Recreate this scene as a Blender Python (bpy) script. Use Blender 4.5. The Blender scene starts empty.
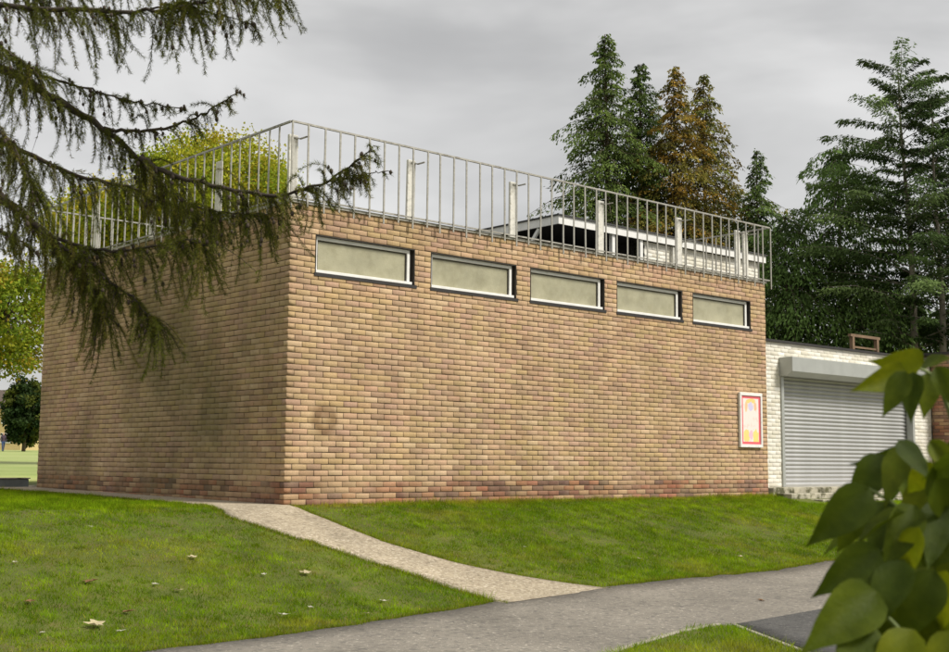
import bpy, math, random
import numpy as np
from mathutils import Vector, Matrix

rng = np.random.default_rng(7)
random.seed(7)
sc = bpy.context.scene
col = sc.collection

# ------------------------------------------------------------------ camera
FPX = 1231.48                                   # focal length in photo pixels (949 wide)
CAM = np.array([-8.639, -13.284, 0.563])
FW = np.array([0.66107973, 0.74217701, 0.11021285])
RT = np.array([0.74610668, -0.66577758, 0.00806451])
UP = np.array([-0.07936254, -0.07689926, 0.99387529])
cd = bpy.data.cameras.new('camera')
cam = bpy.data.objects.new('camera', cd); col.objects.link(cam)
cam.matrix_world = Matrix(((RT[0], UP[0], -FW[0], CAM[0]), (RT[1], UP[1], -FW[1], CAM[1]), (RT[2], UP[2], -FW[2], CAM[2]), (0, 0, 0, 1)))
cd.sensor_width = 36; cd.sensor_fit = 'HORIZONTAL'; cd.lens = FPX / 949 * 36
cd.clip_start = 0.05; cd.clip_end = 3000
cd.dof.use_dof = True; cd.dof.focus_distance = 18.5; cd.dof.aperture_fstop = 9.0
sc.camera = cam

# ------------------------------------------------------------------ sky and sun
SUN_DIR = Vector((0.42, -0.80, 0.98)).normalized()     # towards the sun, behind thin cloud
w = bpy.data.worlds.new('World'); sc.world = w; w.use_nodes = True
nt = w.node_tree; nt.nodes.clear()
N = nt.nodes.new; Lk = nt.links.new
out = N('ShaderNodeOutputWorld'); bg = N('ShaderNodeBackground'); bg.inputs['Strength'].default_value = 0.10
sky = N('ShaderNodeTexSky'); sky.sky_type = 'NISHITA'; sky.sun_disc = False
sky.sun_elevation = math.asin(SUN_DIR.z); sky.sun_rotation = math.atan2(SUN_DIR.x, SUN_DIR.y)
tc = N('ShaderNodeTexCoord'); mp = N('ShaderNodeMapping'); mp.inputs['Scale'].default_value = (1, 1, 2.6)
mp.inputs['Location'].default_value = (0.35, 0.1, 0.2)
n1 = N('ShaderNodeTexNoise'); n1.inputs['Scale'].default_value = 2.6; n1.inputs['Detail'].default_value = 5; n1.inputs['Roughness'].default_value = 0.5
n1.inputs['Distortion'].default_value = 0.35
cr = N('ShaderNodeValToRGB'); cr.color_ramp.interpolation = 'EASE'
cr.color_ramp.elements[0].position = 0.30; cr.color_ramp.elements[0].color = (1.72, 1.70, 1.66, 1)
cr.color_ramp.elements[1].position = 0.68; cr.color_ramp.elements[1].color = (2.85, 2.81, 2.75, 1)
mx = N('ShaderNodeMix'); mx.data_type = 'RGBA'; mx.inputs[0].default_value = 0.96
Lk(tc.outputs['Generated'], mp.inputs['Vector']); Lk(mp.outputs[0], n1.inputs['Vector']); Lk(n1.outputs['Fac'], cr.inputs['Fac'])
Lk(sky.outputs[0], mx.inputs[6]); Lk(cr.outputs[0], mx.inputs[7]); Lk(mx.outputs[2], bg.inputs['Color']); Lk(bg.outputs[0], out.inputs['Surface'])
sl = bpy.data.lights.new('sun', 'SUN'); sl.energy = 1.5; sl.angle = math.radians(16); sl.color = (1.0, 0.955, 0.88)
so = bpy.data.objects.new('sun', sl); col.objects.link(so); so.location = (0, 0, 30)
so.rotation_euler = SUN_DIR.to_track_quat('Z', 'Y').to_euler()
vs = sc.view_settings; vs.view_transform = 'Standard'; vs.look = 'None'; vs.gamma = 1; vs.exposure = 1.5; vs.use_curve_mapping = False
sc.cycles.use_denoising = True
sc.cycles.max_bounces = 6; sc.cycles.transparent_max_bounces = 4

# ------------------------------------------------------------------ helpers
def at(px, py, d):
    "a point seen at a photo pixel at depth d metres"
    return CAM + d * (FW + RT * (px - 474.5) / FPX - UP * (py - 326) / FPX)

def lin(r, g, b):
    f = lambda c: (c / 255 / 12.92) if c / 255 <= .04045 else ((c / 255 + .055) / 1.055) ** 2.4
    return (f(r), f(g), f(b))

def tag(o, label=None, cat=None, group=None, kind=None):
    if label: o['label'] = label
    if cat: o['category'] = cat
    if group: o['group'] = group
    if kind: o['kind'] = kind
    return o

def empty(name, loc, label=None, cat=None, group=None):
    o = bpy.data.objects.new(name, None); col.objects.link(o); o.location = loc; o.empty_display_size = .2
    return tag(o, label, cat, group)

def link(name, me, parent=None, loc=None):
    o = bpy.data.objects.new(name, me); col.objects.link(o)
    if loc is not None: o.location = loc
    if parent is not None:
        o.parent = parent
        wl = Vector((0, 0, 0)); p = parent
        while p is not None:
            wl += p.location; p = p.parent
        if loc is None: o.location = -wl           # mesh given in world coordinates
        else: o.location = Vector(loc) - wl
    return o

def npmesh(name, V, F, mat, C=None, smooth=False):
    V = np.asarray(V, np.float32); F = np.asarray(F, np.int32)
    me = bpy.data.meshes.new(name)
    me.vertices.add(len(V)); me.vertices.foreach_set('co', V.ravel())
    k = F.shape[1]
    me.loops.add(F.size); me.loops.foreach_set('vertex_index', F.ravel())
    me.polygons.add(len(F)); me.polygons.foreach_set('loop_start', np.arange(0, F.size, k, dtype=np.int32))
    if smooth: me.polygons.foreach_set('use_smooth', np.ones(len(F), bool))
    if C is not None:
        a = me.color_attributes.new('Col', 'FLOAT_COLOR', 'POINT')
        C = np.asarray(C, np.float32)
        if C.shape[1] == 3: C = np.hstack([C, np.ones((len(C), 1), np.float32)])
        a.data.foreach_set('color', C.ravel())
    me.update(calc_edges=True); me.validate()
    if mat: me.materials.append(mat)
    return me

class MB:
    "collects simple solids into one mesh"
    def __init__(s): s.v = []; s.f = []
    def box(s, x0, x1, y0, y1, z0, z1):
        n = len(s.v); s.v += [(x, y, z) for x in (x0, x1) for y in (y0, y1) for z in (z0, z1)]
        s.f += [tuple(n + i for i in q) for q in ((0, 1, 3, 2), (4, 6, 7, 5), (0, 4, 5, 1), (2, 3, 7, 6), (0, 2, 6, 4), (1, 5, 7, 3))]; return s
    def bar(s, a, b, w, h, up=(0, 0, 1)):
        a = Vector(a); b = Vector(b); d = (b - a).normalized(); r = d.cross(Vector(up))
        if r.length < 1e-4: r = d.cross(Vector((1, 0, 0)))
        r.normalize(); u = r.cross(d); n = len(s.v)
        for p in (a, b):
            for i, j in ((-1, -1), (1, -1), (1, 1), (-1, 1)): s.v.append(tuple(p + r * (i * w / 2) + u * (j * h / 2)))
        s.f += [tuple(n + i for i in q) for q in ((3, 2, 1, 0), (4, 5, 6, 7), (0, 1, 5, 4), (1, 2, 6, 5), (2, 3, 7, 6), (3, 0, 4, 7))]; return s
    def tube(s, pts, rad, sides=6):
        P = [Vector(p) for p in pts]; n = len(s.v); m = len(P)
        for i, p in enumerate(P):
            d = (P[min(i + 1, m - 1)] - P[max(i - 1, 0)]).normalized()
            r = d.cross(Vector((0.3, 0.2, 1))).normalized(); u = r.cross(d)
            for k in range(sides):
                a = 2 * math.pi * k / sides; s.v.append(tuple(p + (r * math.cos(a) + u * math.sin(a)) * rad[i]))
        for i in range(m - 1):
            for k in range(sides):
                k2 = (k + 1) % sides; s.f.append((n + i * sides + k, n + i * sides + k2, n + (i + 1) * sides + k2, n + (i + 1) * sides + k))
        s.f.append(tuple(n + k for k in range(sides))[::-1]); s.f.append(tuple(n + (m - 1) * sides + k for k in range(sides))); return s
    def mesh(s, name, mat, bevel=0, smooth=False):
        me = bpy.data.meshes.new(name); me.from_pydata(s.v, [], s.f); me.update()
        if bevel:
            import bmesh
            bm = bmesh.new(); bm.from_mesh(me); bmesh.ops.bevel(bm, geom=bm.edges[:], offset=bevel, segments=1, affect='EDGES'); bm.to_mesh(me); bm.free()
        if smooth: me.polygons.foreach_set('use_smooth', [True] * len(me.polygons))
        if mat: me.materials.append(mat)
        return me
    def build(s, name, mat, parent=None, bevel=0, smooth=False):
        return link(name, s.mesh(name, mat, bevel, smooth), parent)

_perm = np.random.default_rng(3).random((64, 64))
def vnoise(x, y, s):
    x = np.asarray(x) * s + 300; y = np.asarray(y) * s + 300
    xi = np.floor(x).astype(int); yi = np.floor(y).astype(int); fx = x - xi; fy = y - yi
    fx = fx * fx * (3 - 2 * fx); fy = fy * fy * (3 - 2 * fy)
    g = lambda a, b: _perm[a % 64, b % 64]
    return (g(xi, yi) * (1 - fx) + g(xi + 1, yi) * fx) * (1 - fy) + (g(xi, yi + 1) * (1 - fx) + g(xi + 1, yi + 1) * fx) * fy

def inpoly(x, y, poly):
    r = np.zeros(len(x), bool); n = len(poly)
    for i in range(n):
        x0, y0 = poly[i]; x1, y1 = poly[(i + 1) % n]
        c = ((y0 > y) != (y1 > y)) & (x < (x1 - x0) * (y - y0) / ((y1 - y0) if y1 != y0 else 1e-9) + x0)
        r ^= c
    return r

# ------------------------------------------------------------------ materials
def mat(name, base=(.5, .5, .5), rough=.7, metal=0, attr=False, vary=0.0, vscale=5, bump=0, bscale=60, second=None, sscale=2, spos=(.45, .6),
        third=None, tscale=8, tpos=(.6, .7), translucent=0, spec=.5, coords='Object', bdetail=4):
    m = bpy.data.materials.new(name); m.use_nodes = True; t = m.node_tree; t.nodes.clear()
    N = t.nodes.new; L = t.links.new
    o = N('ShaderNodeOutputMaterial'); p = N('ShaderNodeBsdfPrincipled'); p.inputs['Roughness'].default_value = rough; p.inputs['Metallic'].default_value = metal
    p.inputs['Specular IOR Level'].default_value = spec
    tcn = N('ShaderNodeTexCoord'); vec = tcn.outputs[coords]
    if coords == 'World':
        pass
    if attr:
        a = N('ShaderNodeAttribute'); a.attribute_name = 'Col'; c = a.outputs['Color']
    else:
        rg = N('ShaderNodeRGB'); rg.outputs[0].default_value = (*base, 1); c = rg.outputs[0]
    def noise(scale, detail=5, rough=.6):
        n = N('ShaderNodeTexNoise'); n.inputs['Scale'].default_value = scale; n.inputs['Detail'].default_value = detail; n.inputs['Roughness'].default_value = rough
        L(vec, n.inputs['Vector']); return n.outputs['Fac']
    for colr, scl, pos in ((second, sscale, spos), (third, tscale, tpos)):
        if colr is None: continue
        r = N('ShaderNodeMapRange'); r.inputs[1].default_value = pos[0]; r.inputs[2].default_value = pos[1]; L(noise(scl), r.inputs[0])
        mm = N('ShaderNodeMix'); mm.data_type = 'RGBA'; L(r.outputs[0], mm.inputs[0]); L(c, mm.inputs[6]); mm.inputs[7].default_value = (*colr, 1); c = mm.outputs[2]
    if vary:
        r = N('ShaderNodeMapRange'); r.inputs[1].default_value = .3; r.inputs[2].default_value = .7; r.inputs[3].default_value = 1 - vary; r.inputs[4].default_value = 1 + vary
        L(noise(vscale), r.inputs[0])
        mm = N('ShaderNodeMix'); mm.data_type = 'RGBA'; mm.blend_type = 'MULTIPLY'; mm.inputs[0].default_value = 1
        L(c, mm.inputs[6]); L(r.outputs[0], mm.inputs[7]); c = mm.outputs[2]
    L(c, p.inputs['Base Color'])
    if bump:
        b = N('ShaderNodeBump'); b.inputs['Strength'].default_value = bump; b.inputs['Distance'].default_value = .01
        L(noise(bscale, bdetail, .7), b.inputs['Height']); L(b.outputs[0], p.inputs['Normal'])
    if translucent:
        tr = N('ShaderNodeBsdfTranslucent'); L(c, tr.inputs['Color']); ms = N('ShaderNodeMixShader'); ms.inputs[0].default_value = translucent
        L(p.outputs[0], ms.inputs[1]); L(tr.outputs[0], ms.inputs[2]); L(ms.outputs[0], o.inputs['Surface'])
    else: L(p.outputs[0], o.inputs['Surface'])
    return m

def brick_mat(name, algae_shade=0.0, mark=None):
    "brick colour from the attribute, weathering and side wall shade from world-space noise"
    m = bpy.data.materials.new(name); m.use_nodes = True; t = m.node_tree; t.nodes.clear(); N = t.nodes.new; L = t.links.new
    o = N('ShaderNodeOutputMaterial'); p = N('ShaderNodeBsdfPrincipled'); p.inputs['Roughness'].default_value = .88; p.inputs['Specular IOR Level'].default_value = .25
    a = N('ShaderNodeAttribute'); a.attribute_name = 'Col'; c = a.outputs['Color']
    g = N('ShaderNodeNewGeometry'); pos = g.outputs['Position']
    def noise(s, d=5, stretch=None):
        n = N('ShaderNodeTexNoise'); n.inputs['Scale'].default_value = s; n.inputs['Detail'].default_value = d; n.inputs['Roughness'].default_value = .62
        if stretch:
            q = N('ShaderNodeMapping'); q.inputs['Scale'].default_value = stretch; L(pos, q.inputs[0]); L(q.outputs[0], n.inputs['Vector'])
        else: L(pos, n.inputs['Vector'])
        return n.outputs['Fac']
    def mr(f, a0, a1, b0, b1):
        r = N('ShaderNodeMapRange'); r.inputs[1].default_value = a0; r.inputs[2].default_value = a1; r.inputs[3].default_value = b0; r.inputs[4].default_value = b1; L(f, r.inputs[0]); return r.outputs[0]
    def mixc(f, c, colr, mode='MIX'):
        mm = N('ShaderNodeMix'); mm.data_type = 'RGBA'; mm.blend_type = mode
        if isinstance(f, float): mm.inputs[0].default_value = f
        else: L(f, mm.inputs[0])
        L(c, mm.inputs[6])
        if isinstance(colr, tuple): mm.inputs[7].default_value = (*colr, 1)
        else: L(colr, mm.inputs[7])
        return mm.outputs[2]
    c = mixc(mr(noise(1.3, 4), .42, .66, 0, .38), c, (.54, .36, .25)); c = mixc(mr(noise(1.1, 4, (1.3, .8, 1)), .45, .7, 0, .35), c, (.55, .42, .22)); c = mixc(1.0, c, mr(noise(.9, 4), .3, .7, .86, 1.12), 'MULTIPLY')         # broad patches
    c = mixc(1.0, c, mr(noise(4, 4, (1, 1, .18)), .3, .75, 1.08, .82), 'MULTIPLY')   # rain streaks
    c = mixc(1.0, c, mr(noise(70, 5), .3, .7, .80, 1.18), 'MULTIPLY')        # sandy face
    if algae_shade: c = mixc(mr(noise(.42, 4, (1, 1, .8)), .40, .66, 0, algae_shade), c, (0.085, 0.080, 0.022))
    if mark:
        d = N('ShaderNodeVectorMath'); d.operation = 'DISTANCE'; d.inputs[1].default_value = mark
        w = N('ShaderNodeVectorMath'); w.operation = 'ADD'; L(pos, w.inputs[0])
        nn = N('ShaderNodeTexNoise'); nn.inputs['Scale'].default_value = 5; L(pos, nn.inputs['Vector'])
        sc_ = N('ShaderNodeVectorMath'); sc_.operation = 'SCALE'; sc_.inputs[3].default_value = .14
        sb = N('ShaderNodeVectorMath'); sb.operation = 'SUBTRACT'; sb.inputs[1].default_value = (.5, .5, .5); L(nn.outputs['Color'], sb.inputs[0]); L(sb.outputs[0], sc_.inputs[0]); L(sc_.outputs[0], w.inputs[1])
        L(w.outputs[0], d.inputs[0]); e = d.outputs['Value']
        ab = N('ShaderNodeMath'); ab.operation = 'SUBTRACT'; ab.inputs[1].default_value = .13; L(e, ab.inputs[0])
        a2 = N('ShaderNodeMath'); a2.operation = 'ABSOLUTE'; L(ab.outputs[0], a2.inputs[0])
        f = mr(a2.outputs[0], .03, .12, .6, 0); c = mixc(f, c, (0.16, 0.085, 0.035))
    L(c, p.inputs['Base Color'])
    b = N('ShaderNodeBump'); b.inputs['Strength'].default_value = .5; b.inputs['Distance'].default_value = .006; L(noise(110, 4), b.inputs['Height']); L(b.outputs[0], p.inputs['Normal'])
    L(p.outputs[0], o.inputs['Surface']); return m

M = dict(
    brick=brick_mat('brick', algae_shade=.12, mark=(0.60, 0.0, 1.10)),
    brick_side=brick_mat('brick_side', algae_shade=.70),  # algae, deepened to paint in the shade on this wall
    mortar=mat('mortar', (.085, .062, .040), .95, vary=.35, vscale=3, bump=.3, second=(.27, .205, .13), sscale=1.7, spos=(.48, .62)),
    white_mortar=mat('white_mortar', (.72, .69, .61), .9, vary=.15, vscale=3),
    white_paint=mat('white_paint', (.78, .77, .73), .45, vary=.08, vscale=6, second=(.5, .48, .4), sscale=7, spos=(.62, .8)),
    worn_white=mat('worn_white', (.66, .64, .57), .65, vary=.2, vscale=9, second=(.30, .27, .2), sscale=11, spos=(.55, .75), bump=.2, bscale=40),
    galv=mat('galvanised', (.36, .345, .30), .55, metal=.25, vary=.25, vscale=14, second=(.18, .16, .12), sscale=9, spos=(.55, .7)),
    shade_reflection=mat('shade_reflection_dark', (.035, .028, .022), .7, vary=.3),  # near-black: window shade and reflection put into the colour
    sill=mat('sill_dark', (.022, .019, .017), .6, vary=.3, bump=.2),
    glass=mat('obscured_glass', (.37, .35, .235), .28, vary=.14, vscale=3.5, second=(.29, .27, .17), sscale=5, spos=(.45, .75), bump=.35, bscale=55, spec=.5),
    lead=mat('coping', (.44, .42, .36), .7, vary=.25, vscale=8, second=(.12, .13, .06), sscale=6, spos=(.55, .68)),
    felt=mat('roof_felt', (.06, .06, .06), .9, vary=.3),
    bay_shade=mat('bay_shade', (.012, .011, .010), .9),
    wall_white=mat('painted_brick', attr=True, rough=.6, vary=.10, vscale=2.0, second=(.45, .41, .32), sscale=1.6, spos=(.60, .78), bump=.12, bscale=80),
    steel=mat('shutter_steel', (.46, .46, .45), .42, metal=.4, vary=.10, vscale=2.5),
    steel_box=mat('housing_steel', (.42, .43, .40), .45, metal=.3, vary=.08, vscale=3),
    concrete=mat('step_concrete', (.40, .37, .28), .9, vary=.25, vscale=6, second=(.09, .085, .04), sscale=5, spos=(.48, .60), bump=.6, bscale=40),
    asphalt=mat('asphalt', (.215, .193, .158), .95, vary=.22, vscale=.9, second=(.105, .098, .085), sscale=14, spos=(.50, .72), third=(.44, .40, .33), tscale=26, tpos=(.57, .70), bump=1.0, bscale=45),
    asphalt_shade=mat('asphalt_shade', (.085, .082, .076), .95, vary=.25, vscale=1.5, second=(.05, .05, .048), sscale=14, spos=(.48, .7), third=(.20, .19, .17), tscale=32, tpos=(.58, .70), bump=1.0, bscale=45),
    gravel=mat('gravel', (.40, .335, .235), .95, vary=.2, vscale=1.3, second=(.24, .195, .13), sscale=20, spos=(.46, .64), third=(.60, .53, .41), tscale=30, tpos=(.55, .66), bump=1.0, bscale=50),
    soil=mat('lawn_soil', (.085, .105, .009), .95, vary=.3, vscale=1.2, second=(.12, .11, .022), sscale=3.5, spos=(.5, .68), bump=.8, bscale=30),
    field=mat('field_grass', (.26, .33, .085), .95, vary=.12, vscale=.25, second=(.33, .36, .13), sscale=.12, spos=(.4, .6)),
    grass=mat('grass', attr=True, rough=.9, translucent=.5, spec=.02),
    edging=mat('edging_stone', (.33, .30, .23), .9, vary=.2, second=(.15, .16, .07), sscale=5, spos=(.5, .66), bump=.4),
    leaf=mat('foliage', attr=True, rough=.7, translucent=.4, spec=.15),
    needle=mat('needles', attr=True, rough=.75, translucent=.3, spec=.12),
    bark=mat('bark', (.10, .075, .05), .95, vary=.35, vscale=6, bump=.8, bscale=18),
    cedar_bark=mat('cedar_bark', (.22, .19, .15), .95, vary=.35, vscale=5, bump=.8, bscale=18),
    larch_bark=mat('larch_bark', (.055, .042, .030), .95, vary=.35, vscale=14, bump=.6, bscale=40),
    cone=mat('cone_scales', (.05, .035, .022), .8, vary=.3, vscale=60),
    big_leaf=mat('shrub_leaf', (.085, .120, .004), .5, vary=.28, vscale=2.2, second=(.15, .185, .008), sscale=1.6, spos=(.42, .66), translucent=.45, spec=.2, bump=.25, bscale=30),
    stem=mat('shrub_stem', (.13, .17, .04), .6, vary=.2),
    rust=mat('rusty_timber', (.20, .13, .075), .9, vary=.3),
    kerb_grey=mat('kerb_grey', (.16, .18, .18), .85, vary=.2, vscale=4),
    tile=mat('roof_tile', (.10, .075, .06), .9, vary=.2), render=mat('house_wall', (.55, .42, .20), .9, vary=.1),
    pane=mat('house_pane', (.05, .06, .07), .15), dry_leaf=mat('dry_leaf', attr=True, rough=.7, translucent=.2),
)

def leafvary(m):
    t = m.node_tree; N = t.nodes.new; L = t.links.new
    oi = N('ShaderNodeObjectInfo'); cr = N('ShaderNodeValToRGB'); e = cr.color_ramp.elements
    e[0].position = 0; e[0].color = (.55, .62, .8, 1); e[1].position = 1; e[1].color = (2.1, 1.75, 1.0, 1); q = e.new(.6); q.color = (.95, .95, .9, 1)
    L(oi.outputs['Random'], cr.inputs[0])
    for ln in list(t.links):
        if ln.to_socket.name in ('Base Color', 'Color') and ln.to_node.bl_idname in ('ShaderNodeBsdfPrincipled', 'ShaderNodeBsdfTranslucent'):
            mm = N('ShaderNodeMix'); mm.data_type = 'RGBA'; mm.blend_type = 'MULTIPLY'; mm.inputs[0].default_value = 1
            L(ln.from_socket, mm.inputs[6]); L(cr.outputs[0], mm.inputs[7]); L(mm.outputs[2], ln.to_socket)
leafvary(M['big_leaf'])

# ------------------------------------------------------------------ ground
def hgt(x, y):
    x = np.asarray(x, float); y = np.asarray(y, float); v = -y
    back = .008 * np.clip(y, 0, 8) + .012 * np.clip(y - 8, 0, 400)
    t = np.clip(v / 4.2, 0, 1); s = .5 * t + .5 * t * t * (3 - 2 * t)
    front = -.8 * s - .2 * np.clip((v - 4.2) / 6, 0, 1)
    return np.where(v <= 0, back, front)

def axis(a0, a1, step, far):
    c = np.arange(a0, a1 + 1e-6, step); g = []; d = step
    while sum(g) < far: d *= 1.35; g.append(d)
    cs = np.cumsum(g); return np.concatenate([(a0 - cs)[::-1], c, a1 + cs])
gx = axis(-14, 24, .25, 500); gy = axis(-16, 12, .2, 500)
X, Y = np.meshgrid(gx, gy); Z = hgt(X, Y)
ny, nx = X.shape; ids = np.arange(nx * ny).reshape(ny, nx)
F = np.stack([ids[:-1, :-1], ids[:-1, 1:], ids[1:, 1:], ids[1:, :-1]], -1).reshape(-1, 4)
tag(link('lawn_ground', npmesh('lawn_ground', np.stack([X, Y, Z], -1).reshape(-1, 3), F, M['soil'], smooth=True)), kind='structure')

def sheet(name, A, B, mt, lift, na=8):
    "a strip laid on the terrain between two polylines of the same length"
    A = np.array(A, float); B = np.array(B, float); P = []; Q = []
    for i in range(len(A) - 1):
        n = max(1, int(max(np.linalg.norm(A[i + 1] - A[i]), np.linalg.norm(B[i + 1] - B[i])) / .2)); n = min(n, 60)
        for k in range(n): P.append(A[i] + (A[i + 1] - A[i]) * k / n); Q.append(B[i] + (B[i + 1] - B[i]) * k / n)
    P.append(A[-1]); Q.append(B[-1]); P = np.array(P); Q = np.array(Q)
    t = np.linspace(0, 1, na + 1)[None, :, None]
    G = P[:, None] * (1 - t) + Q[:, None] * t
    Zs = hgt(G[..., 0], G[..., 1]) + lift
    V = np.concatenate([G, Zs[..., None]], -1)
    lo = V[:, :1].copy(); lo[..., 2] -= .06; hi = V[:, -1:].copy(); hi[..., 2] -= .06; V = np.concatenate([lo, V, hi], 1); m, n = V.shape[:2]; i = np.arange(m * n).reshape(m, n)
    F = np.stack([i[:-1, :-1], i[1:, :-1], i[1:, 1:], i[:-1, 1:]], -1).reshape(-1, 4)
    o = link(name, npmesh(name, V.reshape(-1, 3), F, mt, smooth=True)); tag(o, kind='structure'); return o

def wob(pts, amp, seed, step=.12):
    "resample a polyline with a ragged edge"
    r = np.random.default_rng(seed); P = np.array(pts, float); o = []
    for a, b in zip(P[:-1], P[1:]):
        n = max(1, int(np.linalg.norm(b - a) / step))
        for k in range(n):
            o.append(a + (b - a) * k / n + (r.normal(0, amp, 2) if (k or len(o)) else 0))
    o.append(P[-1]); return np.array(o)
def resamp(P, n):
    P = np.array(P, float); s = np.concatenate([[0], np.cumsum(np.linalg.norm(np.diff(P, axis=0), axis=1))]); t = np.linspace(0, s[-1], n)
    return np.stack([np.interp(t, s, P[:, 0]), np.interp(t, s, P[:, 1])], 1)

ASPH = [(-40, -6.4), (-9, -5.3), (-4.3, -4.9), (-3.35, -4.87), (-2.48, -4.72), (-1.48, -4.55), (-.28, -4.27), (.4, -4.2), (1.5, -4.04), (2.9, -4.0), (4.5, -4.0), (6.4, -3.78), (9, -3.6), (30, -3.2)]
asph_e = wob(ASPH, .022, 1, .15)
asph_r = resamp(asph_e, 240); low = asph_r.copy(); low[:, 1] = -30
sheet('asphalt_path', asph_r, low, M['asphalt'], .012, 60)
PL = [(-.95, 14), (-.98, 6.8), (-.80, 5.5), (-.87, 4.06), (-.87, 2.45), (-.94, .42), (-1.15, -.7), (-.98, -1.4), (-.75, -1.95), (-.48, -2.7), (-.33, -3.3), (-.24, -3.9), (-.30, -4.40)]
PU = [(.4, 14), (.05, 6.8), (.05, 5.5), (.05, 4.06), (.05, 2.45), (.05, .42), (.05, -.25), (-.02, -.6), (.0, -1.3), (.10, -1.95), (.47, -2.8), (.86, -3.35), (1.50, -4.13)]
pl = resamp(wob(PL, .02, 2), 120); pu = resamp(PU, 120)
sheet('gravel_path', pl, pu, M['gravel'], .016, 8)
cross = [(-30, 8.6), (-8, 8.0), (-1.0, 7.55), (0.0, 7.55), (2.2, 8.6)]
sheet('gravel_cross_path', [(-30, 7.2), (-8, 6.8), (-2, 6.6), (-.9, 6.9), (-.5, 7.6)], [(-30, 9.6), (-8, 9.2), (-2, 9.0), (-.9, 9.0), (.6, 9.0)], M['gravel'], .010, 4)
# far sports field beyond the building
sheet('field', [(-160, 11), (-60, 11), (0, 11), (60, 40)], [(-160, 146), (-60, 146), (0, 146), (60, 146)], M['field'], .03, 40)
# wedge of lawn between two tarmac paths, where the photographer stands
WEDGE = [(.10, -6.42), (.43, -6.57), (.22, -6.93), (-.11, -7.5), (-1.6, -10.2), (-5.5, -17), (-30, -24), (-30, -12), (-6, -8.15), (-1.23, -6.8)]
wl_ = [(.10, -6.42), (-.1, -6.5), (-1.23, -6.8), (-6, -8.15), (-30, -12)]
wr_ = [(.30, -6.45), (.43, -6.57), (-.11, -7.5), (-1.6, -10.2), (-5.5, -17)]
sheet('lawn_wedge', resamp(wl_, 80), resamp(wr_, 80), M['soil'], .035, 10)
sheet('tarmac_branch_path', [(.62, -6.45), (-.02, -7.62), (-1.5, -10.3), (-5.4, -17)], [(3.4, -6.2), (3.0, -8.2), (2.2, -10.6), (.4, -17)], M['asphalt_shade'], .020, 10)  # shade lying on the side path is painted in as darker tarmac
def edging(name, pts, wdt, label):
    e = MB(); P = resamp(pts, max(2, int(sum(np.linalg.norm(np.diff(np.array(pts), axis=0), axis=1)) / .6)))
    root = empty(name, (P[0][0], P[0][1], float(hgt(*P[0]))), label, 'path edging')
    for a, b in zip(P[:-1], P[1:]):
        d = (b - a) / np.linalg.norm(b - a); a2 = a + d * .006; b2 = b - d * .006
        MB().bar((*a2, float(hgt(*a2)) + .005), (*b2, float(hgt(*b2)) + .005), wdt, .085).build('edging_stone', M['edging'], root, bevel=.006)
edging('path_edging', [(-9, -9.0), (-6, -8.15), (-1.23, -6.80), (.10, -6.42), (.36, -6.46)], .05, 'pale edging stones between the wide tarmac path and the grass wedge')
edging('path_edging', [(.44, -6.56), (.22, -6.95), (-.11, -7.52), (-1.6, -10.2)], .05, 'pale edging stones between the side path and the grass wedge')

# ------------------------------------------------------------------ brickwork
BW, BH, J = .225, .075, .009
BUFF = [lin(*c) for c in ((195, 164, 126), (190, 160, 122), (199, 169, 132), (186, 154, 118), (185, 158, 116), (196, 161, 130), (190, 153, 125), (178, 146, 114), (194, 164, 120), (192, 162, 128), (188, 161, 121), (170, 140, 114), (203, 175, 140), (192, 160, 128), (190, 161, 118), (184, 150, 126))]
RED = [lin(*c) for c in ((158, 112, 84), (142, 100, 80), (178, 144, 110), (122, 92, 78), (164, 118, 88), (152, 122, 94), (182, 150, 116), (138, 98, 80), (112, 86, 76), (164, 108, 84))]
def brick_geo(l, h, d, c=.003):
    "brick with its face at y=0 looking to -y, going back d; chamfered arrises"
    v = []
    for y, i in ((d, 0), (c, 0), (0, c)): v += [(i, y, i), (l - i, y, i), (l - i, y, h - i), (i, y, h - i)]
    f = [(8, 9, 10, 11)]
    for r in (0, 4):
        for k in range(4): k2 = (k + 1) % 4; f.append((r + k, r + k2, r + 4 + k2, r + 4 + k))
    f.append((3, 2, 1, 0))
    return np.array(v, float), np.array(f)

def wall_layout(length, z0, ncourse, phase, holes, r, plinth=0):
    out = []
    for k in range(ncourse):
        z = z0 + k * BH
        off = (k + phase) % 2
        u = 0.1125 if off else 0.0
        while u < length - .02:
            l = min(BW, length - u)
            segs = [(u, u + l)]
            for (a, b, c, d) in holes:
                if z + .02 < d and z + BH - .02 > c:
                    ns = []
                    for s0, s1 in segs:
                        if s1 <= a or s0 >= b: ns.append((s0, s1)); continue
                        if s0 < a: ns.append((s0, a + .01 if False else a))
                        if s1 > b: ns.append((b, s1))
                    segs = ns
            for s0, s1 in segs:
                if s1 - s0 > .03: out.append((s0, s1 - J, z + J / 2, z + BH - J / 2, k))
            u += BW
    return out

def place(u, z, side, face):
    if side == 'front': return np.array([u, face, z])
    return np.array([face, u, z])

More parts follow.
